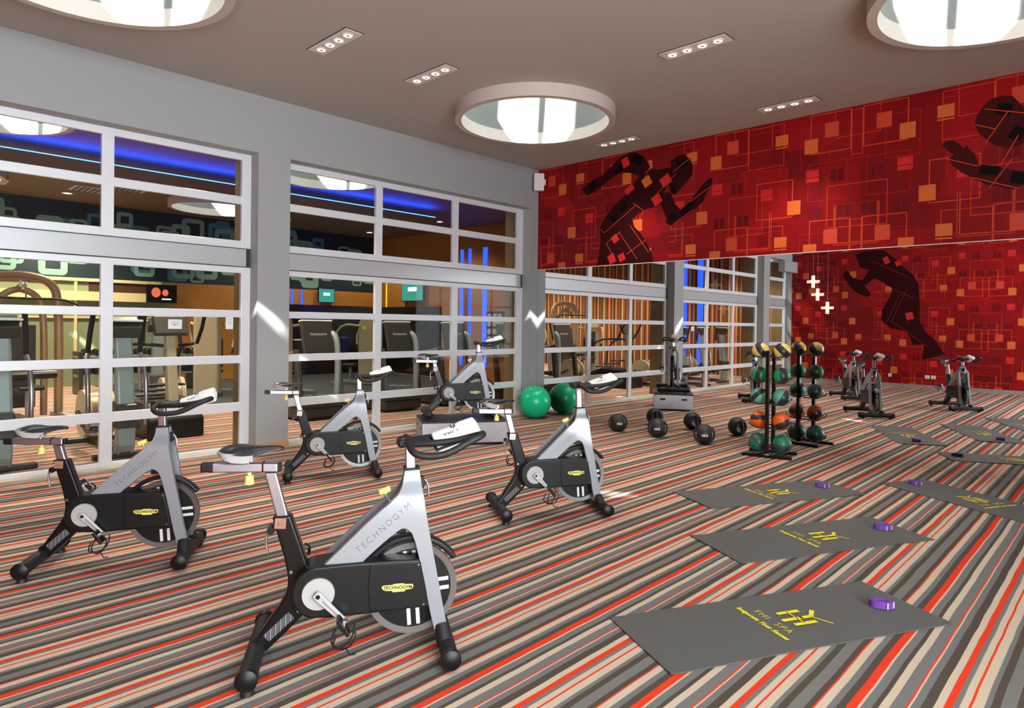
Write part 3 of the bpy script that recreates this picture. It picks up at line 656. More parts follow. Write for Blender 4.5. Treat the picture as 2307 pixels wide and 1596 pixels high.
# ================================================================== SPIN BIKE
def bike():
    t = thing('spin_bike', '', 'exercise bike')
    # stabilisers
    for nm, s, z, h, r in (('rear_stabilizer', -.438, .075, .285, .041), ('front_stabilizer', .437, .064, .27, .040)):
        st = MB().cyl((s, -h, z), (s, h, z), r, seg=24).build(nm, 'black_rubber', t, smooth=40)
        for q in (-1, 1):
            MB().lathe([(.001, .02), (.03, .018), (.047, .008), (.049, -.02), (.044, -.03)], seg=24).xform(Matrix.Translation((s, q * (h + .012), z)) @ Matrix.Rotation(-q * R(90), 4, 'X')).build('end_cap', 'black_plastic', st, smooth=40)
            if nm[0] == 'r':
                MB().cyl((s, q * (h - .02), 0), (s, q * (h - .02), .022), .030, .026, seg=16).cyl((s, q * (h - .02), .02), (s, q * (h - .02), .05), .012, seg=10).build('levelling_foot', 'black_rubber', st, smooth=40)
            else:
                MB().cyl((s + .012, q * (h - .05) - .018, .025), (s + .012, q * (h - .05) + .018, .025), .025, seg=16).build('transport_wheel', 'black_plastic', st, smooth=40)
    # rear frame
    rf = [(-.373, .692), (-.288, .694), (-.250, .58), (-.206, .446), (-.19, .36), (-.19, .29), (-.228, .222), (-.30, .150), (-.395, .062), (-.45, .108), (-.385, .205), (-.338, .271), (-.308, .325), (-.300, .37), (-.300, .409), (-.318, .50)]
    rfo = MB().prism(rf, -.037, .037).build('rear_frame', 'black_gloss', t, bevel=.012, bseg=3)
    MB().cyl((-.42, -.034, .115), (-.42, .034, .115), .03, seg=16).build('leg_sleeve', 'black_plastic', rfo, smooth=40)
    MB().cyl((-.285, -.04, .43), (-.285, -.037, .43), .008, seg=12).cyl((-.25, -.04, .245), (-.25, -.037, .245), .008, seg=12).build('bolt', 'steel', rfo, smooth=40)
    a = R(40); M = Matrix.Translation((-.335, -.0378, .178)) @ Matrix.Rotation(-R(42), 4, 'Y')
    MB().box(-.075, .075, -.001, 0, -.018, .022, M).build('warning_sticker', 'barcode_print', rfo)
    MB().tube([(-.372, -.02, .63), (-.395, -.02, .62), (-.40, -.02, .58), (-.392, -.02, .52)], .006, 8, smooth=1).build('seat_lever', 'chrome', rfo, smooth=50)
    MB().cyl((-.378, -.03, .625), (-.378, .03, .625), .018, seg=14).build('lever_hub', 'black_plastic', rfo, smooth=40)
    # seat post, slider, saddle
    sp = [(-.409, .895), (-.357, .895), (-.235, .43), (-.287, .43)]
    MB().prism(sp, -.022, .022).build('seat_post', 'steel', t, bevel=.006)
    MB().prism([(-.635, .905), (-.35, .897), (-.35, .938), (-.635, .946)], -.027, .027).build('seat_slider', 'steel_brushed', t, bevel=.006)
    MB().prism([(-.685, .908), (-.63, .905), (-.63, .946), (-.685, .949)], -.024, .024).build('slider_cap', 'black_plastic', t, bevel=.006)
    MB().prism([(-.352, .900), (-.335, .90), (-.335, .936), (-.352, .936)], -.024, .024).prism([(-.42, .902), (-.412, .902), (-.412, .945), (-.42, .945)], -.030, .030).build('slider_collar', 'black_plastic', t, bevel=.003)
    MB().cyl((-.477, 0, .90), (-.477, 0, .885), .010, seg=12).cyl((-.477, 0, .884), (-.477, 0, .842), .018, .022, seg=18).build('seat_knob', 'yellow_knob', t, smooth=40)
    MB().cyl((-.485, -.035, .962), (-.485, .035, .962), .018, seg=14).cyl((-.485, 0, .935), (-.485, 0, .965), .016, seg=12).build('seat_clamp', 'chrome', t, smooth=40)
    MB().tube([(-.47, -.02, .965), (-.42, -.018, .985), (-.36, -.01, 1.0)], .004, 6).tube([(-.47, .02, .965), (-.42, .018, .985), (-.36, .01, 1.0)], .004, 6).build('saddle_rail', 'chrome', t, smooth=50)
    secs = [(-.612, .030, 1.003, .010), (-.60, .065, 1.012, .018), (-.575, .088, 1.022, .026), (-.54, .094, 1.028, .034), (-.50, .080, 1.027, .040), (-.465, .055, 1.022, .038), (-.43, .036, 1.021, .032), (-.39, .027, 1.022, .026), (-.355, .022, 1.021, .022), (-.335, .017, 1.018, .018), (-.325, .007, 1.013, .008)]
    mb = MB(); n = 13; vs = []
    for s, w, z, d in secs:
        for k in range(n):
            u = -1 + 2 * k / (n - 1); uu = abs(u)
            vs.append((s, w * (u if uu < .8 else math.copysign(.8 + (uu - .8) * .9, u)), z - d * max(0, (uu - .35) / .65) ** 2 - .004 * (1 - uu)))
        for k in range(n):
            u = 1 - 2 * k / (n - 1); vs.append((s, w * .82 * u, z - d - .006 * (1 - abs(u))))
    N = 2 * n; fs = []
    for i in range(len(secs) - 1):
        for k in range(N): fs.append((i * N + k, i * N + (k + 1) % N, (i + 1) * N + (k + 1) % N, (i + 1) * N + k))
    fs += [tuple(range(N)), tuple(range((len(secs) - 1) * N, len(secs) * N))]
    sd_ = mb.add(vs, fs).build('saddle', 'black_leather', t, smooth=60)
    mb = MB(); vs = []
    for s, w, z0, z1 in ((-.608, .060, .992, 1.006), (-.585, .092, .972, 1.004), (-.54, .094, .955, 1.0), (-.495, .060, .946, .993), (-.46, .030, .950, .988)):
        vs += [(s, -w, z1), (s, -w * .75, z0), (s, w * .75, z0), (s, w, z1)]
    fs = []
    for i in range(4):
        for k in range(4): fs.append((i * 4 + k, i * 4 + (k + 1) % 4, (i + 1) * 4 + (k + 1) % 4, (i + 1) * 4 + k))
    fs += [(0, 1, 2, 3), (16, 17, 18, 19)]
    MB().add(vs, fs).build('saddle_base', 'saddle_grey', t, smooth=50)
    # main silver frame: two legs that merge into the neck
    def fy(x, z, y):
        k = min(1, max(0, (z - .745) / .115)); k = k * k * (3 - 2 * k)
        sg = math.copysign(1, y); base = abs(y)
        return sg * (base * (1 - k) + (base - .055) * 1.05 * k) if base > .06 else y
    mf = [(-.133, .474), (-.04, .563), (.05, .65), (.12, .712), (.17, .752), (.205, .785), (.222, .815), (.230, .85), (.234, .886), (.306, .891), (.315, .83), (.328, .75), (.342, .66), (.352, .60), (.372, .50), (.395, .38), (.42, .25), (.443, .135), (.384, .112), (.362, .20), (.342, .30), (.323, .39), (.303, .48), (.284, .555), (.268, .597), (.245, .619), (.222, .622), (.19, .603), (.14, .563), (.095, .525), (.039, .474)]
    fr = MB()
    tmp = MB()
    for sg in (-1, 1): tmp.prism(mf, sg * .062, sg * .096)
    tme = bpy.data.meshes.new('slice'); tme.from_pydata(tmp.v, [], tmp.f); bmm = bmesh.new(); bmm.from_mesh(tme)
    for zz in (.60, .745, .768, .791, .814, .837, .86):
        bmesh.ops.bisect_plane(bmm, geom=bmm.verts[:] + bmm.edges[:] + bmm.faces[:], plane_co=(0, 0, zz), plane_no=(0, 0, 1))
    bmm.verts.index_update()
    fr.add([(v.co.x, fy(v.co.x, v.co.z, v.co.y), v.co.z) for v in bmm.verts], [[v.index for v in f.verts] for f in bmm.faces]); bmm.free(); bpy.data.meshes.remove(tme)
    fr.box(.236, .302, -.034, .034, .76, .888)
    fr.build('main_frame', 'frame_silver', t, bevel=.006, smooth=35)
    MB().box(.232, .308, -.043, .043, .885, .897).build('neck_collar', 'black_plastic', t, bevel=.003)
    tx = text('frame_lettering', 'TECHNOGYM', .043, (.137, -.0966, .632), (.24, 0, .205), (-.2, 0, .24), 'frame_letters_shade', t, ext=.0012, spacing=1.32, font_bold=-.0008)
    # brake knob
    MB().cyl((.165, 0, .72), (.147, 0, .772), .007, seg=10).build('brake_stem', 'chrome', t, smooth=40)
    MB().box(-.028, .028, -.012, .012, -.012, .014, Matrix.Translation((.143, 0, .785)) @ Matrix.Rotation(R(-20), 4, 'Y')).cyl((.147, 0, .77), (.143, 0, .787), .014, seg=14).build('brake_knob', 'yellow_knob', t, bevel=.004)
    MB().box(.20, .245, -.025, .025, .575, .612).build('brake_block', 'black_plastic', t, bevel=.006)
    # handlebar post, lever
    MB().prism([(.238, 1.01), (.283, 1.01), (.292, .80), (.245, .80)], -.022, .022).build('handlebar_post', 'steel', t, bevel=.005)
    MB().box(.306, .332, -.022, .022, .79, .85).cyl((.32, -.024, .82), (.32, .024, .82), .02, seg=14).build('post_clamp', 'black_plastic', t, bevel=.005)
    MB().tube([(.335, -.01, .835), (.352, -.01, .81), (.356, -.01, .75)], .005, 8, smooth=1).build('post_lever', 'chrome', t, smooth=50)
    MB().box(.205, .36, -.045, .045, 1.0, 1.035).cyl((.222, -.03, 1.02), (.222, .03, 1.02), .026, seg=16).build('stem', 'black_plastic', t, bevel=.006)
    hb = MB()
    for q in (-1, 1):
        hb.tube([(.255, 0, 1.024), (.25, q * .10, 1.026), (.252, q * .185, 1.012), (.285, q * .205, .988), (.36, q * .208, .984), (.43, q * .205, .996), (.53, q * .198, 1.050), (.585, q * .185, 1.072), (.60, q * .150, 1.075), (.575, q * .112, 1.062), (.48, q * .098, 1.035), (.36, q * .085, 1.022), (.27, q * .055, 1.018)], .0165, 12, smooth=2)
    hbo = hb.build('handlebar', 'black_rubber', t, smooth=60)
    MB().box(.40, .57, -.09, .09, -.008, .004, Matrix.Translation((0, 0, .86)) @ Matrix.Rotation(R(-19), 4, 'Y')).build('towel_tray', 'black_plastic', hbo, bevel=.003)
    # guard, disc, cranks
    cv = []
    for k in range(13):
        aa = R(100 + 150 * k / 12); cv.append((-.157 + .118 * math.cos(aa), .352 + .121 * math.sin(aa)))
    cv += [(-.10, .232), (.06, .236), (.20, .243), (.352, .246), (.336, .34), (.312, .455), (.306, .475), (.2, .478), (.04, .478), (-.08, .475)]
    gd = MB().prism(cv, -.116, .07).build('belt_guard', 'black_plastic', t, bevel=.010, bseg=3)
    MB().prism([(.075, .249), (.345, .253), (.331, .34), (.303, .466), (.075, .468), (.066, .36)], -.122, -.1165).build('guard_panel', 'black_plastic', gd, bevel=.004)
    MB().cyl((.145, -.126, .345), (.145, -.122, .345), .004, seg=8).cyl((.30, -.126, .455), (.30, -.122, .455), .005, seg=8).cyl((.325, -.126, .265), (.325, -.122, .265), .005, seg=8).build('guard_screws', 'steel', gd, smooth=40)
    lp = [(.128, .362), (.138, .368), (.18, .368), (.185, .372), (.23, .372), (.235, .368), (.272, .366), (.276, .358), (.272, .346), (.262, .343), (.24, .342), (.235, .334), (.18, .334), (.175, .341), (.145, .342), (.133, .350)]
    lg = MB().prism(lp, -.1245, -.1222).build('logo_plate', 'logo_yellow', gd)
    text('logo_lettering', 'TECHNOGYM', .0215, (.203, -.1248, .3545), (1, 0, -.02), (0, 0, 1), 'logo_black', lg, ext=.0002, font_bold=.0006)
    dc = MB().cyl((-.157, -.117, .350), (-.157, -.127, .350), .074, .072, seg=40).build('crank_disc', 'disc_grey', t, smooth=30)
    ca = R(-46)
    for q, aa in ((-1, ca), (1, ca + math.pi)):
        ex, ez = -.157 + .165 * math.cos(aa), .350 + .165 * math.sin(aa)
        M = Matrix.Translation((-.157, q * .146, .350)) @ Matrix.Rotation(-aa, 4, 'Y')
        cr = MB().prism([(-.018, -.014), (.0, -.019), (.165, -.013), (.178, -.006), (.178, .006), (.165, .013), (0, .019), (-.018, .014)], -.009, .009).xform(M).build('crank_arm', 'crank_white', t, bevel=.003)
        MB().cyl((-.157, q * .110, .350), (-.157, q * .157, .350), .010, seg=14).build('crank_bolt', 'black_plastic', cr, smooth=40)
        MB().box(.03, .13, q * .0095 - .001, q * .0095 + .001, -.003, .003, M).build('crank_groove', 'sticker_grey', cr)
        pd = MB().cyl((ex, q * .15, ez), (ex, q * .245, ez), .012, seg=12)
        pd.box(-.042, .042, q * .205 - .038, q * .205 + .038, -.009, .009, Matrix.Translation((ex, 0, ez)) @ Matrix.Rotation(R(55), 4, 'Y'))
        pdo = pd.build('pedal', 'black_plastic', t, bevel=.003)
        MB().cyl((ex, q * .152, ez), (ex, q * .166, ez), .014, seg=12).box(ex - .012, ex + .02, q * .19 - .01, q * .19 + .01, ez + .01, ez + .02).build('pedal_axle', 'chrome', pdo, smooth=40)
        MB().tube([(ex - .035, q * .165, ez - .03), (ex - .06, q * .17, ez - .085), (ex - .02, q * .205, ez - .11), (ex + .035, q * .24, ez - .08), (ex + .06, q * .24, ez - .02), (ex + .03, q * .22, ez + .01)], .0045, 6, smooth=2).tube([(ex - .03, q * .245, ez - .02), (ex - .05, q * .245, ez - .08), (ex + .0, q * .21, ez - .10), (ex + .045, q * .175, ez - .06), (ex + .05, q * .17, ez)], .0045, 6, smooth=2).tube([(ex + .01, q * .2, ez - .1), (ex + .03, q * .215, ez - .13), (ex + .055, q * .22, ez - .125)], .0035, 6).build('toe_strap', 'black_rubber', pdo, smooth=50)
    # flywheel
    fc = (.277, 0, .304)
    fwl = MB().lathe([(.192, -.012), (.222, -.014), (.224, 0), (.222, .014), (.192, .012), (.190, 0)], seg=64, close=True).xform(Matrix.Translation(fc) @ Matrix.Rotation(R(90), 4, 'X')).build('flywheel', 'flywheel_metal', t, smooth=40)
    MB().cyl((fc[0], -.009, fc[2]), (fc[0], .009, fc[2]), .193, seg=56).build('flywheel_web', 'black_plastic', fwl, smooth=30)
    MB().cyl((fc[0], -.05, fc[2]), (fc[0], .05, fc[2]), .03, seg=20).build('flywheel_hub', 'steel', fwl, smooth=40)
    for kk in range(4):
        for oo in (-.022, .022):
            M = Matrix.Translation(fc) @ Matrix.Rotation(R(90 * kk - 4), 4, 'Y')
            MB().box(.10, .182, -.0105, .0105, oo - .009, oo + .009, M).build('flywheel_mark', 'sticker_white', fwl)
    pg = [(.262 * math.cos(R(aa)), .262 * math.sin(R(aa))) for aa in range(34, 160, 6)] + [(.236 * math.cos(R(aa)), .236 * math.sin(R(aa))) for aa in range(154, 28, -6)]
    MB().prism([(x + fc[0], z + fc[2]) for x, z in pg], -.035, .035).build('wheel_guard', 'black_plastic', t, bevel=.008)
    MB().box(.39, .432, -.06, .06, .085, .115).build('fork_brace', 'frame_silver', t, bevel=.004)
    for q in (-1, 1):
        MB().cyl((.418, q * .078, .14), (.432, q * .13, .066), .036, .043, seg=18).build('fork_sleeve', 'black_rubber', t, smooth=40)
    return t
BK = bike()
SEAT = {'seat_post', 'seat_slider', 'slider_cap', 'slider_collar', 'seat_knob', 'seat_clamp', 'saddle_rail', 'saddle', 'saddle_base'}
HB = {'handlebar_post', 'handlebar', 'stem'}
def hd(o, h, d): return (o[0] + d * math.cos(R(h)), o[1] + d * math.sin(R(h)))
bikes = [  # (x,y), heading, base z, seat dz, bar dz, sticker text, label, towel label
    ((5.11, -7.06), 57, 0, 0, 0, 'S-1', 'silver and black spin bike with the highest saddle, farthest from the mural wall', 'folded white towel on the handlebar of the high saddle bike'),
    ((2.975, -7.489), 56.9, 0, -.112, .015, 'S-2', 'silver and black spin bike with the low saddle, in front of the ellipticals', 'folded white towel on the handlebar of the low saddle bike'),
    (hd((1.773, -5.134), 61, -.035), 61, 0, -.043, .015, 'S-3', 'silver and black spin bike in front of the grey column beside the platform', 'folded white towel on the bike in front of the grey column'),
    (hd((4.205, -4.518), 58, -.03), 58, 0, -.047, .06, 'S-4', 'silver and black spin bike closest to the yoga mats and grip balls', 'rolled white towel on the bike closest to the yoga mats'),
    (hd((1.12, -2.80), 58, -.04), 58, .322, -.153, 0, 'S-5', 'silver and black spin bike standing up on the steel platform', 'folded white towel on the handlebar of the platform bike')]
for i, (p, h, bz, ds, dh, st, lab, tl) in enumerate(bikes):
    sh = lambda nm: (-.265 * ds, 0, ds) if nm in SEAT else ((-.08 * dh, 0, dh) if nm in HB else (0, 0, 0))
    o = copy_tree(BK, None, sh)
    o.location = (p[0], p[1], bz); o.rotation_euler = (0, 0, R(h)); o['label'] = lab; o['group'] = 'spin bikes'
    tg = MB().box(-.025, .025, -.0405, -.0375, -.024, .024, Matrix.Translation((-.334, 0, .661)) @ Matrix.Rotation(R(4), 4, 'Y')).build('number_sticker', 'sticker_brown' if i < 2 else 'sticker_white', o)
    text('number_lettering', st, .02, (-.334, -.0408, .657), (1, 0, -.05), (0, 0, 1), 'logo_black', tg, ext=.0002)
    # towel resting on the bars
    tw = thing('towel', tl, 'towel', (0, 0, 0), 0, 'white towels on the bikes')
    prof = []
    for k in range(20):
        aa = 2 * math.pi * k / 20; c, s_ = math.cos(aa), math.sin(aa)
        prof.append((.070 * math.copysign(abs(c) ** .55, c), .031 * math.copysign(abs(s_) ** .7, s_)))
    mb = MB(); vs = []; L = [(-.112, .90), (-.108, .98), (-.10, 1), (-.03, 1.01), (.04, 1.0), (.10, 1), (.108, .98), (.112, .9)]
    for x, sc_ in L:
        for y, z in prof: vs.append((x, y * sc_, z * sc_ + .004 * math.sin(x * 30)))
    n = 20; fs = [(a * n + k, a * n + (k + 1) % n, (a + 1) * n + (k + 1) % n, (a + 1) * n + k) for a in range(len(L) - 1) for k in range(n)]
    fs += [tuple(range(n)), tuple(range((len(L) - 1) * n, len(L) * n))]
    mb.add(vs, fs).build('towel_roll', 'towel_white', tw, smooth=50)
    sp_ = []
    for k in range(26):
        aa = k * .62; rr = .006 + .0022 * k; sp_.append((.1135, rr * math.cos(aa), rr * .5 * math.sin(aa)))
    MB().tube(sp_, .002, 5).build('towel_fold', 'sticker_white', tw, smooth=50)
    text('towel_lettering', 'YHI SPA', .030, (.0, -.012, .0318), (1, 0, 0), (0, 1, -.03), 'logo_black', tw, ext=.0003, spacing=1.15)
    yh = MB().box(-.012, -.007, .022, .052, .0318, .0326).box(.007, .012, .022, .052, .0318, .0326).box(-.007, .007, .031, .0345, .0318, .0326).box(-.002, .002, .012, .034, .0318, .0326)
    yh.build('towel_emblem', 'logo_black', tw)
    Mb = Matrix.Translation((p[0], p[1], bz)) @ Matrix.Rotation(R(h), 4, 'Z') @ Matrix.Translation((.487 - .08 * dh, -.01, 1.050 + dh)) @ Matrix.Rotation(R(-20), 4, 'Y') @ Matrix.Rotation(R(24), 4, 'X')
    tw.matrix_world = Mb
def kill(o):
    for c in list(o.children): kill(c)
    bpy.data.objects.remove(o)
kill(BK)

# platform under one bike
pl = thing('bike_platform', 'brushed steel instructor platform with black checker top under a spin bike', 'platform', (1.12, -2.80, 0), R(58))
MB().box(-.58, .58, -.37, .37, .03, .30).build('body', 'steel_brushed', pl, bevel=.006)
MB().box(-.575, .575, -.365, .365, .30, .321).build('checker_top', 'checker_plate', pl)
for x in (-.52, .52):
    for y in (-.32, .32): MB().cyl((x, y, 0), (x, y, .031), .022, seg=14).build('foot', 'steel', pl, smooth=40)
for y in (-.2, .2): MB().box(.5795, .583, y - .05, y + .05, .20, .235).build('grip_slot', 'dark_gap', pl)
for y in (-.2, .2): MB().box(-.583, -.5795, y - .05, y + .05, .20, .235).build('grip_slot', 'dark_gap', pl)

# ================================================================== BALLS
gbo = thing('exercise_ball', 'large green inflated exercise ball in the corner by the mirror', 'exercise ball', (0.315, -0.40, 0.281))
MB().sphere((0, 0, 0), .281, 48, 28).build('shell', 'ball_green', gbo, smooth=60)
MB().cyl((.2, -.19, -.07), (.207, -.197, -.073), .012, seg=12).build('valve', 'ball_green', gbo)
for i, (x, y, s, lab) in enumerate(((2.12, -.52, '14LB', 'black double grip ball marked 14LB on the carpet'), (2.80, -.51, '18LB', 'black double grip ball marked 18LB on the carpet'), (3.53, -.51, '20LB', 'black double grip ball marked 20LB closest to the ball rack'))):
    t = thing('grip_ball', lab, 'medicine ball', (x, y, .137), 0, 'black double grip balls by the mirror')
    d = Vector((7.84 - x, -8.82 - y, 0)).normalized()
    t.rotation_euler = (0, 0, math.atan2(d.y, d.x) + R((8, -4, 3)[i]))
    mb = MB(); rr = .137; seg, rings = 48, 28; vs = []
    for a in range(rings + 1):
        th = math.pi * a / rings
        for b_ in range(seg):
            ph = 2 * math.pi * b_ / seg
            p = Vector((math.sin(th) * math.cos(ph), math.sin(th) * math.sin(ph), math.cos(th)))
            yy = abs(p.y); k = max(0.0, (yy - .66)) / .34      # scooped sides
            sc_ = rr * (1 - .40 * min(1, k * 1.6))
            vs.append((p.x * rr * (1 - .18 * min(1, k)), math.copysign(min(yy, .74) * rr - .030 * max(0, yy - .74) / .26, p.y), p.z * rr * (1 - .10 * min(1, k))))
    fs = [(a * seg + b_, a * seg + (b_ + 1) % seg, (a + 1) * seg + (b_ + 1) % seg, (a + 1) * seg + b_) for a in range(rings) for b_ in range(seg)]
    mb.add(vs, fs).build('ball_body', 'slam_black', t, smooth=50)
    for q in (-1, 1):
        MB().tube([(0, q * .085, .102), (0, q * .112, .076), (0, q * .129, .035), (0, q * .131, 0), (0, q * .129, -.035), (0, q * .112, -.076), (0, q * .085, -.102)], .0135, 10, smooth=1).build('handle', 'slam_black', t, smooth=60)
    text('weight_lettering', s, .042, (.1365, 0, -.002), (0, 1, 0), (.05, 0, 1), 'print_white', t, ext=.0004, font_bold=.001)

# medicine ball rack
RX, RY = 4.475, -.61
rk = thing('ball_rack', 'black two post rack holding ten two tone medicine balls', 'ball rack', (RX, RY, 0), R(101))
ROWZ = [(1.315, .102), (1.005, .102), (.735, .107), (.435, .110), (.150, .120)]
for x in (-.19, .19):
    MB().box(x - .022, x + .022, -.022, .022, .03, 1.32).build('post', 'black_gloss', rk, bevel=.003)
    MB().box(x - .022, x + .022, -.29, .29, .0, .035).build('foot', 'black_gloss', rk, bevel=.003)
    MB().cyl((x, 0, .035), (x, 0, .05), .035, seg=16).build('post_base', 'chrome', rk, smooth=40)
    for z, r in ROWZ:
        for q in (-1, 1):
            MB().tube([(x * .9, q * .01, z - r * .62), (x * .62, q * .10, z - r * .80), (x * .62, q * .20, z - r * .55), (x * .62, q * .235, z - r * .15)], .008, 8).build('arm', 'black_rubber', rk, smooth=50)
BC = [('yellow', srgb(250, 216, 120)), ('green', srgb(14, 160, 88)), ('teal', srgb(100, 182, 156)), ('orange', srgb(246, 98, 16)), ('dark green', srgb(22, 116, 92))]
tier = ['top', 'second', 'middle', 'fourth', 'bottom']
for i, ((z, r), (cn, cc)) in enumerate(zip(ROWZ, BC)):
    for j, q in enumerate((-1, 1)):
        bm_ = ball_mat('two_tone_' + cn.replace(' ', '_') + str(j), cc, srgb(44, 46, 52) if i < 4 else srgb(58, 72, 74), .37 * i + 1.3 * j + .21)
        t = thing('medicine_ball', '%s and black medicine ball on the %s tier of the rack, %s side' % (cn, tier[i], 'mat' if q < 0 else 'window'), 'medicine ball', (0, 0, 0), 0, 'medicine balls on the rack')
        Mr = Matrix.Translation((RX, RY, 0)) @ Matrix.Rotation(R(101), 4, 'Z') @ Matrix.Translation((0, q * (.128 + (r - .1) * .6), z))
        t.matrix_world = Mr @ Matrix.Rotation(R(35 + 40 * i + 25 * j), 4, 'X') @ Matrix.Rotation(R(20 + 70 * j), 4, 'Z')
        MB().sphere((0, 0, 0), r, 32, 18).build('shell', bm_, t, smooth=60)
        for k in range(2):
            aa = R(90 * k); MB().tube([(r * 1.0005 * math.cos(u) * math.cos(aa), r * 1.0005 * math.cos(u) * math.sin(aa), r * 1.0005 * math.sin(u)) for u in [2 * math.pi * w / 40 for w in range(40)]], .0012, 4, closed=True).build('seam', 'slam_black', t)
        MB().cyl((0, -r * .995, 0), (0, -r * 1.004, 0), .008, seg=10).build('valve', 'black_plastic', t)

# ================================================================== YOGA MATS AND STRAPS
mats = [((5.767, -5.853), (6.298, -6.131), (7.134, -4.561), (6.548, -4.326), 'grey yoga mat with yellow print, farthest of three parallel mats from the mirror', 'purple rolled yoga strap on the mat farthest from the mirror'),
        ((5.36, -4.265), (5.90, -4.531), (6.722, -2.978), (6.18, -2.69), 'grey yoga mat with yellow print, middle one of three parallel mats', 'purple rolled yoga strap on the middle yoga mat'),
        ((4.59, -3.15), (5.13, -3.45), (5.925, -1.89), (5.39, -1.58), 'grey yoga mat with yellow print, closest of three parallel mats to the ball rack', 'purple rolled yoga strap on the mat closest to the ball rack')]
straps = [(6.779, -4.636), (6.367, -3.005), (5.537, -1.9), (6.171, -1.063)]
def yoga_mat(c, hdg, wav, lab, mirrored=False):
    t = thing('yoga_mat', lab, 'yoga mat', (c[0], c[1], 0), hdg, 'grey yoga mats')
    nx, ny = 36, 12; Lx, Ly = 1.76, .61; vs = []; top = []
    rr = random.Random(wav)
    ph = [rr.uniform(0, 6) for _ in range(4)]
    for zt in (0, 1):
        for i in range(nx + 1):
            for j in range(ny + 1):
                x = -Lx / 2 + Lx * i / nx; y = -Ly / 2 + Ly * j / ny
                edge = max(0, abs(x) / (Lx / 2) - .9) * 10
                w = .0018 * (1 + math.sin(x * 9 + ph[0]) * math.sin(y * 6 + ph[1])) + .004 * edge * (0.5 + .5 * math.sin(y * 7 + ph[2]))
                vs.append((x, y + .004 * math.sin(x * 3 + ph[3]), .001 + w + .0045 * zt))
    n1 = (nx + 1) * (ny + 1); fs = []
    for zt in (0, 1):
        for i in range(nx):
            for j in range(ny):
                a = zt * n1 + i * (ny + 1) + j; fs.append((a, a + ny + 1, a + ny + 2, a + 1))
    for i in range(nx):
        for j in (0, ny):
            a = i * (ny + 1) + j; fs.append((a, a + ny + 1, a + ny + 1 + n1, a + n1))
    for j in range(ny):
        for i in (0, nx):
            a = i * (ny + 1) + j; fs.append((a, a + 1, a + 1 + n1, a + n1))
    MB().add(vs, fs).build('mat_sheet', 'mat_grey', t, smooth=40)
    z = .0105
    # print: text reads along +y-ish across the mat; emblem towards +x
    s = 1
    text('mat_lettering', 'YHI  SPA', .062, (-.055, .0, z), (0, -1, 0), (1, 0, 0), 'print_yellow', t, ext=.0004, spacing=1.25, font_bold=-.0012)
    text('mat_slogan', 'Invigorate Your Senses', .043, (-.125, .0, z), (0, -1, 0), (1, 0, 0), 'print_yellow', t, ext=.0004, shear=.2, font_bold=.0012)
    em = MB()
    em.prism([(.03, .052), (.175, .052), (.175, .078), (.03, .078)], 0, .001)
    em.prism([(-.0, -.026), (.135, -.026), (.135, -.0), (-.0, -.0)], 0, .001)
    em.prism([(.03, -.085), (.175, -.085), (.175, -.060), (.03, -.060)], 0, .001)
    em.prism([(.094, -.07), (.102, -.07), (.102, .07), (.094, .07)], 0, .001)
    em.prism([(.12, -.026), (.12, -.0), (.19, -.0), (.245, .055), (.262, .035), (.20, -.024)], 0, .001)
    em.prism([(.185, -.02), (.19, -.012), (.245, -.12), (.24, -.125)], 0, .001)
    em.v = [(x, zz, y + z) for x, y, zz in em.v]
    em.build('mat_emblem', 'print_yellow', t)
    return t
allm = []
for i, (a, b, c, d, lab, sl) in enumerate(mats):
    P = [Vector(q) for q in (a, b, c, d)]; cen = sum(P, Vector((0, 0))) / 4
    ax = ((P[2] + P[3]) - (P[0] + P[1])); allm.append((cen, math.atan2(ax.y, ax.x), lab, sl))
h4 = R(-28); u4 = Vector((math.cos(h4), math.sin(h4))); n4 = Vector((-u4.y, u4.x))
D0 = (Vector((5.88, -1.25)) + Vector((6.20, -0.73))) / 2
allm.append((D0 + u4 * .88, h4 + math.pi, 'grey yoga mat turned sideways, the one alongside the mirror', 'purple rolled yoga strap on the mat alongside the mirror'))
for i, (cen, hh, lab, sl) in enumerate(allm):
    yoga_mat(cen, hh, i + 1, lab)
    t = thing('yoga_strap', sl, 'strap', (straps[i][0], straps[i][1], .0115), (R(30), R(25), R(20), R(-10))[i], 'purple rolled straps on the mats')
    mb = MB()
    def oval(rx, ry, n=30): return [(rx * math.copysign(abs(math.cos(2 * math.pi * k / n)) ** .8, math.cos(2 * math.pi * k / n)), ry * math.sin(2 * math.pi * k / n)) for k in range(n)]
    for (ro, ri) in (((.062, .036), (.052, .026)), ((.051, .025), (.040, .015))):
        A, B = oval(*ro), oval(*ri); n = len(A)
        vs = [(x, y, 0) for x, y in A + B] + [(x, y, .038) for x, y in A + B]
        fs = []
        for k in range(n):
            l = (k + 1) % n
            fs += [(k, l, 2 * n + l, 2 * n + k), (n + k, 3 * n + k, 3 * n + l, n + l), (2 * n + k, 2 * n + l, 3 * n + l, 3 * n + k), (k, n + k, n + l, l)]
        mb.add(vs, fs)
    mb.build('strap_coil', 'strap_purple', t, smooth=50)
    MB().box(.02, .028, -.041, -.036, .002, .037).box(.056, .066, -.012, .0, .002, .037).build('strap_end', 'strap_pale', t)

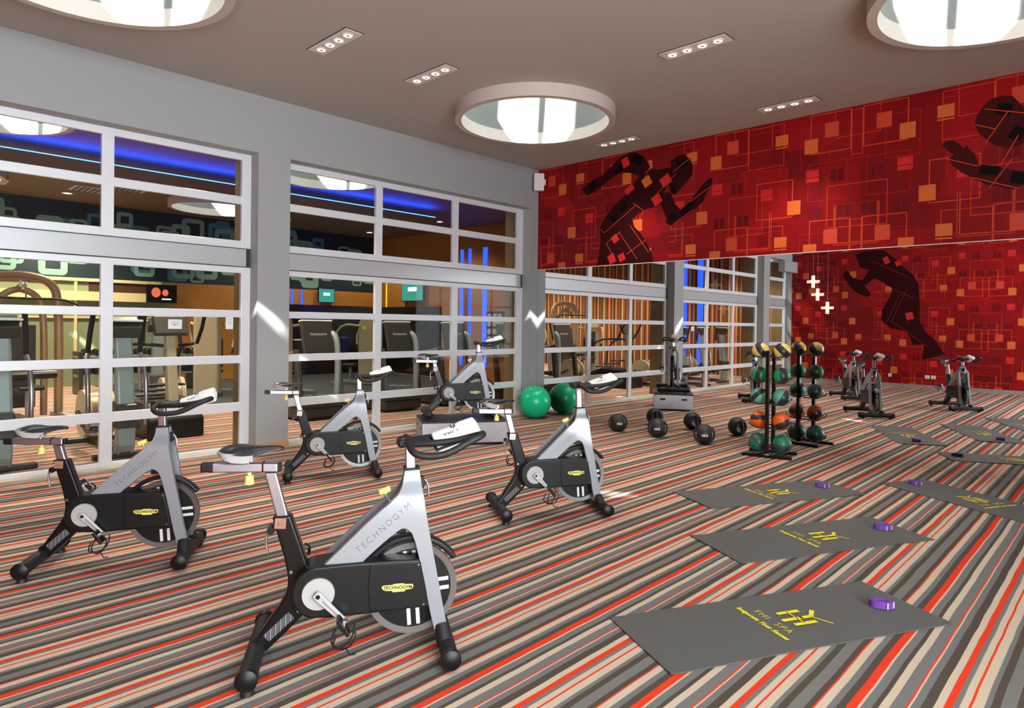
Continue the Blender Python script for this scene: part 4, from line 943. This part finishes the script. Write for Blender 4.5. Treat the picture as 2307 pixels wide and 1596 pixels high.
# ================================================================== FIXTURES
sp = thing('wall_speaker', 'small white speaker bracketed in the ceiling corner', 'speaker', (0.14, -0.17, 4.11), R(-45))
MB().box(-.055, .055, -.09, .09, -.15, .15).build('cabinet', 'speaker_white', sp, bevel=.012)
MB().box(.055, .062, -.075, .075, -.13, .13).build('grille', 'lamp_white', sp, bevel=.004)
MB().box(-.16, -.055, -.025, .025, -.03, .03).build('bracket', 'dark_gap', sp, bevel=.004)
MB().box(-.03, .03, .09, .12, -.05, .05).build('side_knob', 'speaker_white', sp, bevel=.006)
for i, (x, y, z) in enumerate(((1.222, -10.1, 2.902), (1.208, -10.5, 2.562), (1.344, -10.9, 2.196))):
    t = thing('pendant_light', ('highest', 'middle', 'lowest')[i] + ' of three glowing cross shaped pendant lights by the red wall', 'pendant light', (x, y, z), R(10), 'cross shaped pendant lights')
    MB().box(-.035, .035, -.035, .035, -.17, .17).box(-.17, .17, -.034, .034, -.035, .035).box(-.034, .034, -.17, .17, -.034, .034).build('cross_shade', 'pendant_glow', t, bevel=.006)
    MB().cyl((0, 0, .17), (0, 0, ZC - z), .004, seg=6).build('cord', 'cord_grey', t)
for i, (x, w, lab) in enumerate(((2.742, .04, 'single white wall socket low on the opposite red wall'), (3.645, .055, 'double white wall socket, the one nearer the single socket'), (3.785, .055, 'double white wall socket, the one farther from the single socket'))):
    t = thing('wall_socket', lab, 'socket', (x, YB, .33), 0, 'white wall sockets')
    MB().box(-w, w, 0, .012, -.045, .045).build('plate', 'speaker_white', t, bevel=.004)
    MB().box(-.012, .012, .012, .014, -.012, .012).build('outlet', 'sticker_grey', t)

# ================================================================== GYM MACHINES
def elliptical():
    t = thing('elliptical', '', 'elliptical')
    prof = [(.36, .02), (.50, .03), (.56, .15), (.57, .4), (.52, .8), (.46, 1.2), (.42, 1.42), (.34, 1.42), (.36, 1.2), (.40, .8), (.43, .4), (.40, .15)]
    MB().prism(prof, -.095, .095).build('front_column', 'machine_grey', t, bevel=.03, bseg=3)
    MB().prism([(.30, .35), (.60, .35), (.585, .62), (.38, .66)], -.11, .11).build('column_cover', 'machine_dark', t, bevel=.02)
    c = MB().box(-.14, .10, -.17, .17, -.08, .08, Matrix.Translation((.40, 0, 1.50)) @ Matrix.Rotation(R(35), 4, 'Y')).build('console', 'machine_dark', t, bevel=.02)
    MB().box(-.10, .10, -.18, .18, .0, .025, Matrix.Translation((.42, 0, 1.575))).build('console_top', 'speaker_white', c, bevel=.01)
    for q in (-1, 1):
        ar = MB().tube([(.18, q * .30, .32), (.22, q * .31, .8), (.10, q * .30, 1.12), (.06, q * .28, 1.2)], .026, 10, smooth=1).build('arm', 'steel', t, smooth=50)
        MB().tube([(.06, q * .28, 1.2), (.10, q * .27, 1.4), (.16, q * .25, 1.66)], .028, 10).build('grip', 'black_rubber', ar, smooth=50)
        MB().tube([(.20, q * .22, .30), (-.3, q * .2, .24), (-.72, q * .2, .42)], .03, 10).build('pedal_bar', 'machine_dark', t, smooth=50)
        MB().box(-.30, .10, q * .2 - .07, q * .2 + .07, .29, .34).build('pedal', 'black_rubber', t, bevel=.012)
        MB().cyl((-.72, q * .10, .40), (-.72, q * .16, .40), .30, seg=32).build('drive_disc', 'machine_beige', t, smooth=30)
    MB().cyl((-.72, -.10, .40), (-.72, .10, .40), .26, seg=28).build('drive_drum', 'bronze_tube', t, smooth=30)
    MB().box(-1.0, .52, -.06, .06, .02, .10).box(-.98, -.88, -.32, .32, 0, .06).box(.40, .50, -.32, .32, 0, .06).build('base_frame', 'machine_dark', t, bevel=.012)
    return t
EP = elliptical()
els = [(-1.15, -7.58, 0, 'elliptical trainer behind the glass directly in front of the pulldown machine'), (-1.15, -6.43, 0, 'elliptical trainer behind the glass between another elliptical and the stair climber'), (-3.95, -4.95, 172, 'elliptical trainer facing away from the glass, behind the stair climber'), (-1.4, -9.2, 0, 'elliptical trainer nearest the striped wallpaper end')]
for i, (x, y, rz, lab) in enumerate(els):
    o = EP if i == 0 else copy_tree(EP); o.location = (x, y, 0); o.rotation_euler = (0, 0, R(rz)); o['label'] = lab; o['group'] = 'elliptical trainers'
def treadmill():
    t = thing('treadmill', '', 'treadmill')
    MB().box(-1.75, .15, -.40, .40, .03, .20).build('deck', 'machine_dark', t, bevel=.02)
    MB().box(-1.72, .0, -.27, .27, .2, .212).build('belt', 'black_rubber', t)
    MB().prism([(-.2, .2), (.2, .2), (.27, .33), (.1, .42), (-.2, .35)], -.40, .40).build('motor_cover', 'machine_dark', t, bevel=.03)
    for q in (-1, 1):
        MB().prism([(.05, .2), (.17, .2), (.02, 1.15), (-.08, 1.15)], q * .37 - .045, q * .37 + .045).build('upright', 'machine_dark', t, bevel=.02)
        MB().tube([(-.03, q * .37, 1.12), (-.25, q * .38, 1.08), (-.75, q * .38, 1.0), (-.80, q * .38, .92)], .024, 10, smooth=1).build('handrail', 'bronze_tube', t, smooth=50)
    MB().tube([(.10, .30, .3), (.10, .31, 1.1), (.06, .30, 1.35), (-.04, .28, 1.42)], .05, 12, smooth=1).build('side_post', 'machine_grey', t, smooth=50)
    M = Matrix.Translation((-.02, 0, 1.34)) @ Matrix.Rotation(R(-14), 4, 'Y')
    cs = MB().box(-.03, .03, -.29, .29, -.28, .28, M).build('console', 'machine_dark', t, bevel=.02)
    MB().box(-.045, .035, -.29, .29, .275, .30, M).build('console_trim', 'speaker_white', cs, bevel=.006)
    text('console_lettering', 'TECHNOGYM', .05, M @ Vector((.0315, 0, .05)), (0, 1, 0), (-.25, 0, 1), 'sticker_white', cs, ext=.0004)
    MB().box(-.036, -.031, -.24, .24, -.2, .2, M).build('console_screen', 'screen_dark', cs)
    MB().box(-.18, .05, -.40, .40, 1.02, 1.08).build('console_shelf', 'machine_dark', t, bevel=.02)
    return t
TP = treadmill()
for i, (y, lab) in enumerate(((-3.2, 'treadmill behind the glass next to the grey column'), (-1.55, 'treadmill in the middle of the row behind the bay by the mirror'), (-0.2, 'treadmill at the mirror corner end of the row'), (1.3, 'treadmill beyond the mirror corner at the end of the gym row'))):
    o = TP if i == 0 else copy_tree(TP); o.location = (-2.0, y, 0); o['label'] = lab; o['group'] = 'treadmills in a row'

# lat pulldown with double arch
t = thing('pulldown_machine', 'bronze lat pulldown machine with a double arched frame behind the glazing', 'gym machine', (-4.9, -6.75, 0), R(6))
def arch(h, w, x, r): return MB().tube([(x, -w, .05), (x, -w, h - .35), (x, -w + .12, h - .08), (x, -w + .4, h), (x, w - .4, h), (x, w - .12, h - .08), (x, w, h - .35), (x, w, .05)], r, 12, smooth=2)
arch(2.28, .55, 0, .065).build('outer_arch', 'bronze_tube', t, smooth=50); arch(2.08, .33, .05, .05).build('inner_arch', 'bronze_tube', t, smooth=50)
MB().box(-.1, .12, -.2, .2, .2, 1.5).build('weight_stack', 'machine_dark', t, bevel=.01)
MB().tube([(.35, -.75, 1.80), (.35, -.5, 1.92), (.35, 0, 1.90), (.35, .5, 1.92), (.35, .75, 1.80)], .018, 8, smooth=2).build('lat_bar', 'black_rubber', t, smooth=50)
MB().tube([(.05, 0, 2.1), (.30, 0, 2.15), (.35, 0, 1.92)], .012, 6).cyl((.2, -.03, 2.13), (.2, .03, 2.13), .08, seg=20).build('pulley', 'chrome', t, smooth=40)
MB().box(.25, .65, -.17, .17, .50, .57).build('seat', 'black_leather', t, bevel=.02)
MB().cyl((.62, -.32, .74), (.62, .32, .74), .065, seg=16).build('thigh_roller', 'black_leather', t, smooth=40)
MB().tube([(.0, 0, .06), (.5, 0, .06), (.48, 0, .5)], .045, 10).build('seat_post', 'machine_grey', t, smooth=50)
MB().box(-.3, .9, -.62, -.52, 0, .07).box(-.3, .9, .52, .62, 0, .07).build('base_frame', 'machine_grey', t, bevel=.01)

def weight_machine(loc, rz, lab):
    t = thing('weight_machine', lab, 'gym machine', loc, R(rz), 'beige weight machines in the gym')
    MB().prism([(-.25, 0), (.2, 0), (.2, 1.55), (.12, 1.72), (-.05, 1.78), (-.25, 1.70)], -.24, .24).build('shroud', 'machine_beige', t, bevel=.05, bseg=3)
    MB().box(.201, .206, -.14, .14, .3, 1.4).build('stack_window', 'machine_dark', t)
    MB().box(.35, .80, -.2, .2, .44, .52).build('seat', 'black_leather', t, bevel=.03)
    MB().box(.78, .88, -.18, .18, .55, 1.2).build('backrest', 'black_leather', t, bevel=.03)
    for q in (-1, 1):
        MB().tube([(.1, q * .28, 1.5), (.5, q * .42, 1.55), (.75, q * .45, 1.3), (.7, q * .40, 1.0)], .03, 8, smooth=1).build('arm', 'machine_beige', t, smooth=50)
        MB().cyl((.7, q * .40, 1.0), (.66, q * .38, .86), .026, seg=10).build('grip', 'black_rubber', t, smooth=50)
    MB().box(-.3, 1.0, -.06, .06, .0, .08).box(.85, .95, -.35, .35, 0, .06).cyl((.6, 0, .06), (.6, 0, .46), .04, seg=12).build('base_frame', 'machine_grey', t, bevel=.01)
    MB().box(-.06, .06, .2405, .243, 1.42, 1.5).box(-.06, .06, -.243, -.2405, 1.42, 1.5).build('badge', 'logo_yellow', t)
weight_machine((-6.3, -3.3, .012), 150, 'beige seated weight machine on the rubber floor with a yellow badge, by the dumbbell rack')
weight_machine((-5.4, -2.2, .012), 120, 'beige seated weight machine on the rubber floor behind the grey column')
weight_machine((-7.6, -7.9, 0), 20, 'beige seated weight machine behind the lat pulldown')
weight_machine((-6.6, .9, .012), 200, 'beige seated weight machine near the blue wall light strips')
weight_machine((-6.0, -9.6, 0), 60, 'beige seated weight machine by the striped wallpaper')
# stair climber behind the column
t = thing('stair_climber', 'black stair climber with silver post and long handrails behind the glazing', 'gym machine', (-2.1, -5.55, 0), R(0))
MB().prism([(-.7, 0), (.55, 0), (.55, .25), (.35, .48), (-.3, .50), (-.7, .35)], -.36, .36).build('base_block', 'black_plastic', t, bevel=.03)
for k in range(3): MB().box(-.55 + k * .25, -.33 + k * .25, -.24, .24, .50 + .09 * k, .53 + .09 * k).build('step', 'black_rubber', t, bevel=.008)
MB().prism([(.28, .4), (.45, .4), (.30, 1.42), (.20, 1.42)], -.07, .07).build('post', 'machine_beige', t, bevel=.03)
MB().box(-.04, .04, -.22, .22, -.14, .14, Matrix.Translation((.26, 0, 1.52)) @ Matrix.Rotation(R(-25), 4, 'Y')).build('console', 'machine_dark', t, bevel=.02)
for q in (-1, 1):
    MB().tube([(.3, q * .1, 1.25), (.25, q * .36, 1.28), (-.35, q * .38, 1.24), (-.6, q * .38, 1.0), (-.62, q * .36, .4)], .024, 8, smooth=1).build('handrail', 'black_rubber', t, smooth=50)
    MB().tube([(.25, q * .36, 1.28), (.38, q * .38, 1.5), (.46, q * .38, 1.66)], .026, 8).build('front_grip', 'black_rubber', t, smooth=50)
# dumbbell rack
t = thing('dumbbell_rack', 'grey two tier dumbbell rack against the far gym wall', 'rack', (-8.4, -4.0, .012), R(0))
for z in (.35, .75): MB().box(-.2, .15, -1.2, 1.2, z, z + .05).build('shelf', 'machine_grey', t, bevel=.01)
for y in (-1.15, 1.15): MB().box(-.3, .25, y - .04, y + .04, 0, .9).build('side_frame', 'machine_dark', t, bevel=.01)
def dumbbell():
    t = thing('dumbbell', 'black round dumbbell on the two tier rack', 'dumbbell', (0, 0, 0), 0, 'dumbbells on the rack')
    for q in (-1, 1): MB().cyl((q * .07, 0, 0), (q * .17, 0, 0), .075, seg=16).build('head', 'black_rubber', t, smooth=40)
    MB().cyl((-.08, 0, 0), (.08, 0, 0), .016, seg=8).build('handle', 'chrome', t, smooth=40)
    return t
DB = dumbbell(); k = 0
for z in (.35, .75):
    for y in range(11):
        o = DB if k == 0 else copy_tree(DB); k += 1
        o.location = (-8.42, -4.0 - 1.0 + y * .2, .012 + z + .126)
        o['label'] = 'black round dumbbell on the %s tier of the gym dumbbell rack' % ('lower' if z < .5 else 'upper')
# screens
def tv(name, x, y, z, w, h, ax, lab, kind):
    t = thing(name, lab, 'television', (x, y, z), R(0 if ax == 'x' else -90))
    MB().box(0.02, .07, -w / 2, w / 2, -h / 2, h / 2).build('bezel', 'screen_dark', t, bevel=.006)
    MB().box(-.05, .02, -.05, .05, -.05, .05).build('wall_mount', 'machine_dark', t)
    s = MB().box(.0702, .0712, -w / 2 + .02, w / 2 - .02, -h / 2 + .02, h / 2 - .02).build('screen', 'screen_dark' if kind == 0 else 'screen_teal', t)
    if kind == 0:
        for yy, r in ((-.14, .11), (.08, .075)): MB().sphere((.0715, yy, .03), r, 16, 8, (.002, 1, 1.15)).build('screen_picture', 'screen_red', s)
        MB().box(.0713, .0718, .0, .22, -.15, -.12).build('screen_caption', 'screen_glow', s)
    else: MB().box(.0713, .0718, -w * .2, w * .2, .0, h * .2).build('screen_caption', 'screen_glow', s)
tv('television', -10.3, -2.92, 2.27, .72, .46, 'x', 'wall television showing two orange round shapes on black', 0)
tv('television', -10.35, 1.8, 2.42, .56, .44, 'x', 'wall television with a teal screen below the teal mural', 1)
tv('television', -8.58, GY1 - .06, 2.60, 1.1, .62, 'y', 'large wall television with a teal screen on the orange end wall', 1)
S(MB().box(GX, GX + .06, -.3, GY1, 0, 2.12).box(GX, -7.3, GY1 - .06, GY1, 0, 2.12).build('trim_4', 'panel_black'), 'glossy black panelling below the orange gym walls')
# towel cabinet on the end wall
t = thing('towel_cabinet', 'dark brown open cabinet holding rolled towels on the orange wall', 'cabinet', (-4.78, GY1, 0))
MB().box(-.30, .30, -.02, 0, .9, 1.95).build('back_panel', 'dark_brown', t)
for x in (-.30, -.1, .1, .28): MB().box(x, x + .02, -.28, -.02, .9, 1.95).build('side_panel', 'dark_brown', t)
for k in range(6): MB().box(-.30, .30, -.28, -.02, .9 + k * .206, .92 + k * .206).build('shelf', 'dark_brown', t)
def troll():
    t = thing('rolled_towel', 'rolled white towel in the brown wall cabinet', 'towel', (0, 0, 0), 0, 'rolled towels in the wall cabinet')
    MB().cyl((0, -.12, 0), (0, .12, 0), .074, seg=20).build('roll', 'towel_white', t, smooth=40)
    MB().tube([((.008 + .0025 * k) * math.cos(k * .6), -.1205, (.008 + .0025 * k) * math.sin(k * .6)) for k in range(24)], .003, 4).build('roll_spiral', 'sticker_grey', t)
    return t
TR = troll(); k = 0
for r_ in range(5):
    for x in (-.19, .01, .195):
        o = TR if k == 0 else copy_tree(TR); k += 1; o.location = (-4.78 + x, GY1 - .16, .9 + .02 + .075 + r_ * .206)
# notices taped to the glass and cross trainer signs
for i, (y, z, w, h, s, lab) in enumerate(((-6.045, 1.555, .075, .055, 'EQUIPMENT\nE6', 'wide white notice card on the glass near the stair climber'), (-5.42, 1.575, .045, .075, 'NOTICE', 'tall white notice sheet on the glass by the frame'))):
    t = thing('notice_sheet', lab, 'notice', (-.2225, y, z))
    MB().box(-.0008, .0008, -w, w, -h, h).build('paper', 'paper_white', t)
    text('notice_lettering', s.split('\n')[-1] if i == 0 else '', .03, (.001, 0, -.01), (0, 1, 0), (0, 0, 1), 'logo_black', t, ext=.0002) if i == 0 else None
    for k in range(3): MB().box(.0008, .0011, -w * .6, w * .6, h * (.55 - .35 * k) - .002, h * (.55 - .35 * k) + .002).build('printed_line', 'sticker_grey', t)
